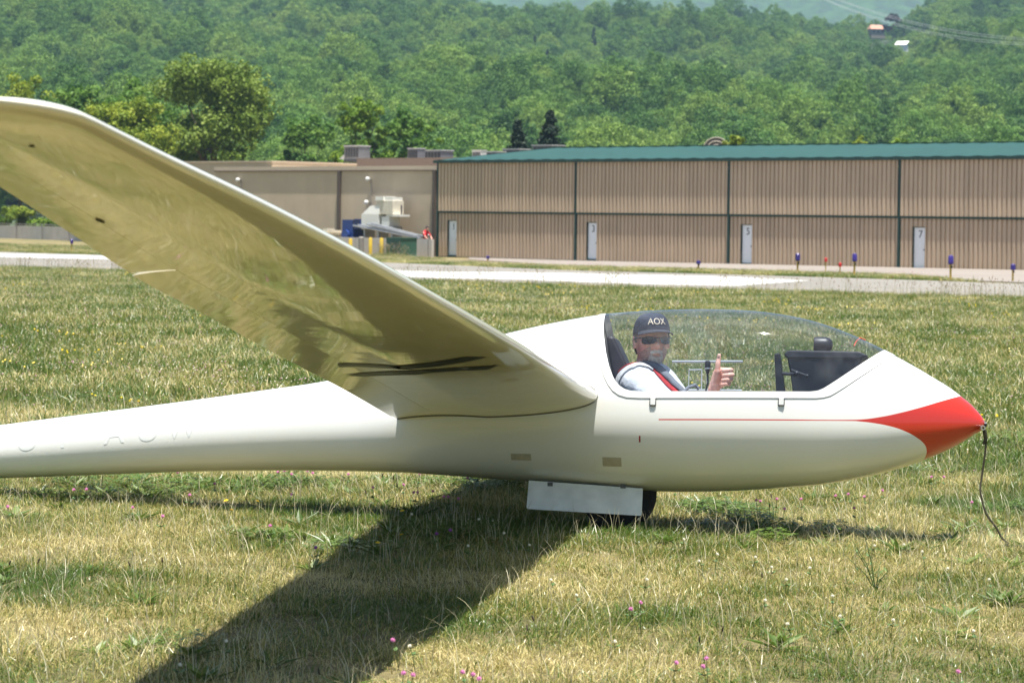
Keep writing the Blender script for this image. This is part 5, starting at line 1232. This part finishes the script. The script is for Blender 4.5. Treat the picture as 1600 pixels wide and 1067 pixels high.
def far_tuft(seed, nb, gfrac, heads, hmin=.06, hmax=.17, rad=.30, w=.011):
    t = Tuft(seed); r = t.r
    for _ in range(nb):
        a, q = r.uniform(0, 6.28), rad * math.sqrt(r.uniform()); t.blade(q * math.cos(a), q * math.sin(a), r.uniform(hmin, hmax), w * r.uniform(.6, 1.3), r.uniform(.1, .9), r.uniform(0, 6.28), 1 if r.uniform() < gfrac else 0, 1.0, 2)
    for _ in range(heads):
        a, q = r.uniform(0, 6.28), rad * math.sqrt(r.uniform()); p = t.blade(q * math.cos(a), q * math.sin(a), r.uniform(.12, .24), .005, r.uniform(.1, .5), r.uniform(0, 6.28), 0, 1, 2); sz = r.uniform(.007, .012); t.head(p, sz, sz, int(r.choice([2] * 16 + [3, 4])))
    return t
specs += [far_tuft(11, 100, .45, 2), far_tuft(12, 100, .65, 1), far_tuft(13, 100, .25, 3), far_tuft(14, 90, .9, 0), far_tuft(15, 80, .6, 3, .10, .22)]
c = far_tuft(16, 40, .6, 0)
for _ in range(7): p = c.blade(c.r.uniform(-.3, .3), c.r.uniform(-.3, .3), c.r.uniform(.14, .22), .004, .3, c.r.uniform(0, 6.28), 1, 1, 2); c.head(p, .017, .014, 5)
specs.append(c)
t = Tuft(17)                                        # tall thin seeding grasses at the taxiway edge
for _ in range(9):
    p = t.blade(t.r.uniform(-.25, .25), t.r.uniform(-.25, .25), t.r.uniform(.28, .55), .007, t.r.uniform(.05, .3), t.r.uniform(0, 6.28), 0, 1, 3); t.head(p, .010, .035, 3 if t.r.uniform() < .5 else 2)
specs.append(t)
for k, t in enumerate(specs): gcol.objects.link(t.obj('meadow_tuft_%02d' % k, GM))

def on_taxi(x, y):
    ex = np.array([-30, -24.05, -17.8, -2.56, 5.5, 12.1, 14.7, 19]); ey = np.array([110, 103.25, 95.6, 78.1, 69.7, 65.3, 63.4, 60]); return y > np.interp(x, ex, ey) - .15
P, RO, SC, ID = [], [], [], []
def sow(y0, y1, dens, pick, smin, smax, half=lambda y: .186 * y * 1.42 + 1.0):
    area = sum((half(y) * 2) * (y1 - y0) / 50 for y in np.linspace(y0, y1, 50)); n = int(area * dens)
    y = np.sqrt(rng.uniform(y0 ** 2, y1 ** 2, n)); x = rng.uniform(-1, 1, n) * np.array([half(q) for q in y])
    ok = ~on_taxi(x, y); x, y = x[ok], y[ok]
    for a, b_ in zip(x, y):
        nv = mnoise.noise(Vector((a * .8, b_ * .8, 1.7))) + .5 * mnoise.noise(Vector((a * 2.5, b_ * 2.5, 9))) + .32 * math.exp(-((b_ + .3 * a - 14.0) / 1.5) ** 2) - (.18 if b_ < 11.5 else 0)
        s_ = rng.uniform(smin, smax); P.append((a, b_, float(gz(a, b_)) - .004)); RO.append((rng.normal(0, .08), rng.normal(0, .08), rng.uniform(0, 6.28))); SC.append((s_, s_, s_ * rng.uniform(.6, 1.0))); ID.append(pick(nv))
def pick_near(nv):
    u = rng.uniform()
    if nv < -.02 and u < .05: return 4
    if nv > .46: return int(rng.choice([6, 2, 3, 4, 7, 3]))
    if nv > .16: return int(rng.choice([2, 3, 4, 4, 2, 0])) if u < .95 else 7
    if nv > -.15: return int(rng.choice([0, 1, 2, 2, 4, 5])) if u < .985 else 7
    return int(rng.choice([0, 1, 5, 0, 1, 2]))
def pick_far(nv):
    u = rng.uniform()
    if u < .005: return 13
    if nv > .15: return int(rng.choice([9, 11, 11, 12]))
    if nv > -.2: return int(rng.choice([8, 9, 12, 9, 11]))
    return int(rng.choice([8, 10, 10, 12]))
sow(6.8, 16.5, 210, pick_near, .75, 1.25)
sow(16.5, 20.5, 90, pick_near, 1.0, 1.5)
sow(14.8, 16.5, 9, pick_far, .45, .6)
sow(16.5, 20.5, 20, pick_far, .5, .7)
sow(20.5, 30, 38, pick_far, .55, .85)
sow(30, 60, 17, pick_far, .65, 1.0)
sow(60, 108, 9, pick_far, .75, 1.1)
# ragged tall grasses along the taxiway edge
ex = np.array([-30, -24.05, -17.8, -2.56, 5.5, 12.1, 14.7, 19]); ey = np.array([110, 103.25, 95.6, 78.1, 69.7, 65.3, 63.4, 60])
for _ in range(420):
    x = rng.uniform(-29, 19); y = float(np.interp(x, ex, ey)) - abs(rng.normal(0, 2.5)) - .2; P.append((x, y, float(gz(x, y)))); RO.append((0, 0, rng.uniform(0, 6.28))); q = rng.uniform(.55, 1.05); SC.append((q, q, q)); ID.append(14)
# dry verge between taxiway, apron and hangar, and round the yard
for _ in range(5200):
    u = rng.uniform(); x0, y0 = (-52 + u * 78, 0); fx = np.array([-52, -38.5, -29.2, -5.98, 2.4, 7.9, 13, 16.1]); fy = np.array([178, 165.5, 156.7, 127.5, 106, 100.6, 93, 88]); x = -52 + u * 67
    y = float(np.interp(x, fx, fy)) + .3 + rng.uniform(0, 1) ** 1.3 * (30 if x < -4 else 14)
    hx = (x + 4.33) * .7036 + (y - 160) * .7106
    if hx > -.4 and x > -18: continue
    ax = np.array([-4, -2.5, -.7, 2.8, 8.9, 14.6, 15, 18]); ay = np.array([152, 150.5, 141.3, 121.8, 116.8, 105, 94, 87])
    if x > -3.5 and y > float(np.interp(x, ax, ay)) - .4: continue
    P.append((x, y, float(gz(x, y)))); RO.append((0, 0, rng.uniform(0, 6.28))); q = rng.uniform(1.0, 1.7); SC.append((q, q, q * .7)); ID.append(int(rng.choice([8, 10, 10, 9, 10])))
Rz = Matrix.Rotation(HROT, 3, 'Z')
for _ in range(90):
    w_ = HA + Rz @ Vector((rng.uniform(-.8, 1.6), rng.uniform(-4.4, -3.75), 0)); P.append((w_.x, w_.y, float(gz(w_.x, w_.y)) - .02)); RO.append((0, 0, rng.uniform(0, 6.28))); q = rng.uniform(1.0, 1.7); SC.append((q, q, q)); ID.append(int(rng.choice([14, 10, 12])))
tag(scatter('meadow_grass', P, RO, SC, ID, gcol), 'dry and green meadow grass covering the airfield', 'grass', kind='stuff')

# ------------------------------------------------------------------ single flowers and weeds that can be picked out
def ground_hit(px, py):
    r = fwd + (px - 800.0) / FPX * RT - (py - 533.5) / FPX * UP; t = 6.0
    while t < 200 and CAM_H + r.z * t > float(gz(r.x * t, r.y * t)): t += .02
    return Vector((r.x * t, r.y * t, float(gz(r.x * t, r.y * t))))
M_STEM = simple('stem_green', (.10, .15, .04), .7); M_PINK = simple('clover_pink', (.60, .20, .42), .8, var=.35, scale=200); M_PURP = simple('clover_purple', (.28, .07, .33), .8, var=.3, scale=200); M_YELF = simple('hawkweed_yellow', (.85, .60, .01), .7, var=.15, scale=100); M_WHITEF = simple('clover_white', (.72, .68, .55), .8, var=.25, scale=200); M_SEEDH = simple('plantain_head', (.045, .032, .022), .9, var=.4, scale=120); M_LEAFP = simple('weed_leaf', (.06, .12, .025), .6, var=.3, scale=30)
def flower_mesh(kind, seed):
    rnd = random.Random(seed); mb = MB()
    if kind == 'globe':
        for i in range(26):
            ph = math.acos(1 - 1.75 * (i + .5) / 26); a = i * 2.39996; d = Vector((math.sin(ph) * math.cos(a), math.sin(ph) * math.sin(a), math.cos(ph))); c0 = d * .006; sd = d.orthogonal().normalized() * .0024; p = d * rnd.uniform(.0115, .0145)
            b2 = d.cross(sd); mb.add([c0 + sd, c0 - sd * .5 + b2 * .8, c0 - sd * .5 - b2 * .8, p], [(0, 1, 3), (1, 2, 3), (2, 0, 3)])
        mb.ball((0, 0, 0), .0075, 8, 5)
    elif kind == 'daisy':
        for ring, (n, L, el) in enumerate([(13, .016, .15), (11, .012, .5), (8, .007, .9)]):
            for i in range(n):
                a = 6.283 * i / n + ring * .3; d = Vector((math.cos(a) * math.cos(el), math.sin(a) * math.cos(el), math.sin(el))); sd = Vector((-math.sin(a), math.cos(a), 0)) * .0024; mb.add([(0, 0, 0), d * L * .8 + sd, d * L, d * L * .8 - sd], [(0, 1, 2, 3)])
    else:
        mb.lathe([(0, -.016), (.0032, -.014), (.0048, -.004), (.0044, .008), (.0022, .019), (0, .022)], n=9)
        for i in range(14):
            a = i * 2.4; z = -.010 + i * .0018; d = Vector((math.cos(a), math.sin(a), .3)); mb.tube([d * .004 + Vector((0, 0, z)), d * .0075 + Vector((0, 0, z))], .0005, 4)
    return mb
def flower(name, px, py, h, kind, mat, label, group, hs=1.0, lean=None, base=None):
    """px, py: where the flower head shows; it stands on a stem of height h"""
    g = ground_hit(px, py + h * FPX / ground_hit(px, py + 30).y); dx = random.uniform(-.02, .02) if lean is None else lean
    o = empty(name, (g.x - dx, g.y, g.z)); MB().tube([(0, 0, 0), (dx * .3, .003, h * .5), (dx, 0, h)], [.0013, .0011, .0009], 6).build('stem', M_STEM, o, smooth=True)
    hd = flower_mesh(kind, int(px * 7 + py)).build('flower_head' if kind != 'spike' else 'seed_head', mat, o, smooth=(kind == 'spike')); hd.location = (dx, 0, h); hd.scale = (hs * .72,) * 3; hd.rotation_euler = (random.uniform(-.3, .5), random.uniform(-.4, .4), 0)
    if kind == 'globe':
        mb = MB()
        for k in range(3):
            a = k * 2.1 + px; d = Vector((math.cos(a), math.sin(a), .4)); sd = Vector((-math.sin(a), math.cos(a), 0)) * .008; q = Vector((dx * .6, 0, h * .62)); mb.add([q, q + d * .014 + sd, q + d * .026, q + d * .014 - sd], [(0, 1, 2, 3)])
        mb.build('leaflet', M_LEAFP, o)
    return tag(o, label, 'flower' if kind != 'spike' else 'weed', group)
for px, py in [(12, 792), (115, 766), (207, 793), (135, 765), (254, 807), (277, 739), (335, 756), (296, 773), (434, 738), (444, 736), (455, 741), (480, 736), (488, 740), (544, 741), (455, 772), (582, 763), (630, 758), (646, 770), (652, 770), (676, 768), (693, 776), (700, 776), (716, 779), (655, 741), (730, 747), (422, 822)]:
    flower('clover_flower', px, py, random.uniform(.09, .14), 'globe', M_PINK, 'pink clover blossom in the grass below the tail boom', 'pink clovers below the tail boom')
for px, py in [(1181, 782), (1187, 783), (1213, 780), (1225, 796), (1251, 780), (1305, 774), (1325, 772), (1350, 776), (1334, 794), (1378, 766), (1455, 745), (1474, 745), (1518, 784)]:
    flower('clover_flower', px, py, random.uniform(.09, .14), 'globe', M_PINK, 'pink clover blossom in the grass below the nose', 'pink clovers below the nose')
for px, py in [(613, 1000), (630, 1053), (645, 1054), (722, 1050), (738, 1055), (748, 1060), (985, 951), (1000, 942), (1103, 1031), (1098, 1041), (1496, 1050), (1056, 1036)]:
    flower('clover_flower', px, py, random.uniform(.07, .11), 'globe', M_PINK, 'pink clover blossom in the dry grass along the bottom edge', 'pink clovers in the foreground')
for (px, py), lab in zip([(493, 856), (703, 829), (682, 834)], ['dark purple clover blossom standing just left of the wing shadow', 'purple clover blossom inside the wing shadow, right one of two', 'purple clover blossom inside the wing shadow, left one of two']):
    flower('clover_flower', px, py, .10, 'globe', M_PURP, lab, 'purple clovers')
for (px, py), lab in zip([(353, 782), (402, 783), (361, 797), (628, 798), (627, 836), (590, 848)], ['yellow flower left of a pair below the tail boom', 'largest yellow flower below the tail boom', 'lower yellow flower of the group below the tail boom', 'yellow flower at the upper edge of the wing shadow', 'yellow flower inside the wing shadow', 'yellow flower at the left edge of the wing shadow']):
    flower('yellow_flower', px, py, .09, 'daisy', M_YELF, lab, 'yellow flowers')
for px, py in [(643, 803), (748, 811), (770, 812), (787, 833), (731, 853), (827, 851), (998, 811), (1180, 870), (1205, 886), (1265, 887), (1228, 905), (1195, 937), (1300, 931), (1120, 866), (1068, 842), (1092, 876), (1412, 850), (1440, 862), (1366, 852), (1480, 888), (1545, 905), (1230, 975), (1312, 962), (1395, 968), (1010, 905), (900, 930), (960, 1002), (860, 905), (640, 1010), (1520, 985)]:
    flower('white_clover', px, py, random.uniform(.05, .09), 'globe', M_WHITEF, 'small whitish clover head in the dry grass', 'white clover heads', .85)
SP = [(155, 677, .24), (175, 681, .24), (597, 745, .16), (614, 749, .16), (571, 770, .12), (620, 760, .14), (795, 732, .20), (803, 735, .20), (880, 759, .14), (838, 767, .10), (918, 781, .10), (930, 777, .11), (862, 779, .10), (924, 791, .08), (964, 784, .10), (967, 800, .07), (988, 796, .08), (968, 744, .18), (1004, 749, .17), (1204, 776, .14), (1202, 790, .10), (15, 880, .10), (60, 877, .10), (202, 882, .10), (253, 877, .12), (832, 967, .10), (823, 982, .08), (498, 1050, .06), (1092, 1000, .10), (1128, 985, .12), (1190, 900, .10)]
for px, py, h_ in SP:
    flower('plantain_stalk', px, py, h_, 'spike', M_SEEDH, 'thin plantain stalk with dark seed head standing above the grass', 'plantain stalks', .85, random.uniform(-.04, .04))
for px, py, h_ in [(1025, 760, .17), (1055, 755, .18), (948, 786, .09), (960, 777, .11), (353, 1003, .10), (281, 1038, .06)]:
    flower('clover_seed_stalk', px, py, h_, 'globe', M_WHITEF, 'pale faded clover head on a tall stalk above the grass', 'faded clover heads', .8)
# branching weed in the right foreground
g = ground_hit(1368, 925); o = empty('tall_weed', g); rnd = random.Random(5)
for k, (dx, h_) in enumerate([(-.10, .21), (-.085, .17), (-.05, .23), (.02, .12), (-.12, .14), (.05, .09)]):
    st = MB().tube([(0, 0, 0), (dx * .35, rnd.uniform(-.02, .02), h_ * .5), (dx, rnd.uniform(-.03, .03), h_)], [.0028, .0022, .001], 6).build('stem', M_STEM, o, smooth=True)
    for j in range(5):
        t = .3 + .14 * j; q = Vector((dx * t, 0, h_ * t)); a = rnd.uniform(0, 6.28); d = Vector((math.cos(a), math.sin(a), .5)); sd = Vector((-math.sin(a), math.cos(a), 0)) * .004
        MB().add([q, q + d * .015 + sd, q + d * .032, q + d * .015 - sd], [(0, 1, 2, 3)]).build('leaf', M_LEAFP, st)
tag(o, 'branching dark green weed standing in the right foreground', 'weed')

# ------------------------------------------------------------------ unseen hill added behind the camera to keep low sky out of reflections
def back_z(x, y):
    t = np.clip((-np.asarray(y, float) - 160) / 900, 0, 1); return -1 + 95 * t ** 1.2 + 6 * np.sin(np.asarray(x) * .012) * t
tag(sheet('hill', -1500, 1500, 60, -1200, -160, 40, back_z, far_mat()), kind='structure')

# ------------------------------------------------------------------ summer haze
mt = bpy.data.materials.new('summer_air'); mt.use_nodes = True; nt = mt.node_tree; nt.nodes.remove(nt.nodes['Principled BSDF'])
pv = N(nt, 'ShaderNodeVolumePrincipled'); pv.inputs['Color'].default_value = (.50, .76, 1.0, 1); pv.inputs['Density'].default_value = .00014; pv.inputs['Anisotropy'].default_value = .3
nt.links.new(pv.outputs[0], nt.nodes['Material Output'].inputs['Volume'])
ORD = ['leftmost', 'second from the left', 'third from the left', 'fourth from the left', 'fifth from the left', 'sixth from the left', 'seventh from the left', 'eighth from the left', 'ninth from the left', 'tenth from the left', '11th from the left', '12th from the left', '13th from the left'] + ['%dth from the left' % k if k % 10 not in (1, 2, 3) else '%d%s from the left' % (k, {1: 'st', 2: 'nd', 3: 'rd'}[k % 10]) for k in range(14, 60)]
for short, gname in (('pink clover blossom below the tail boom', 'pink clovers below the tail boom'), ('pink clover blossom below the nose', 'pink clovers below the nose'), ('pink clover blossom near the bottom edge', 'pink clovers in the foreground'), ('thin plantain stalk with dark seed head', 'plantain stalks'), ('small whitish clover head in dry grass', 'white clover heads'), ('pale faded clover head on a tall stalk', 'faded clover heads')):
    ms = sorted([o_ for o_ in COL.objects if o_.get('group') == gname and o_.parent is None], key=lambda o_: o_.location.x / o_.location.y)
    for k, o_ in enumerate(ms): o_['label'] = short + ', ' + ORD[k]
hz = MB().box(-2700, 2700, -1300, 3850, -40, 460).build('haze', mt); tag(hz, 'thin bluish summer haze over the whole valley', 'haze', kind='stuff')
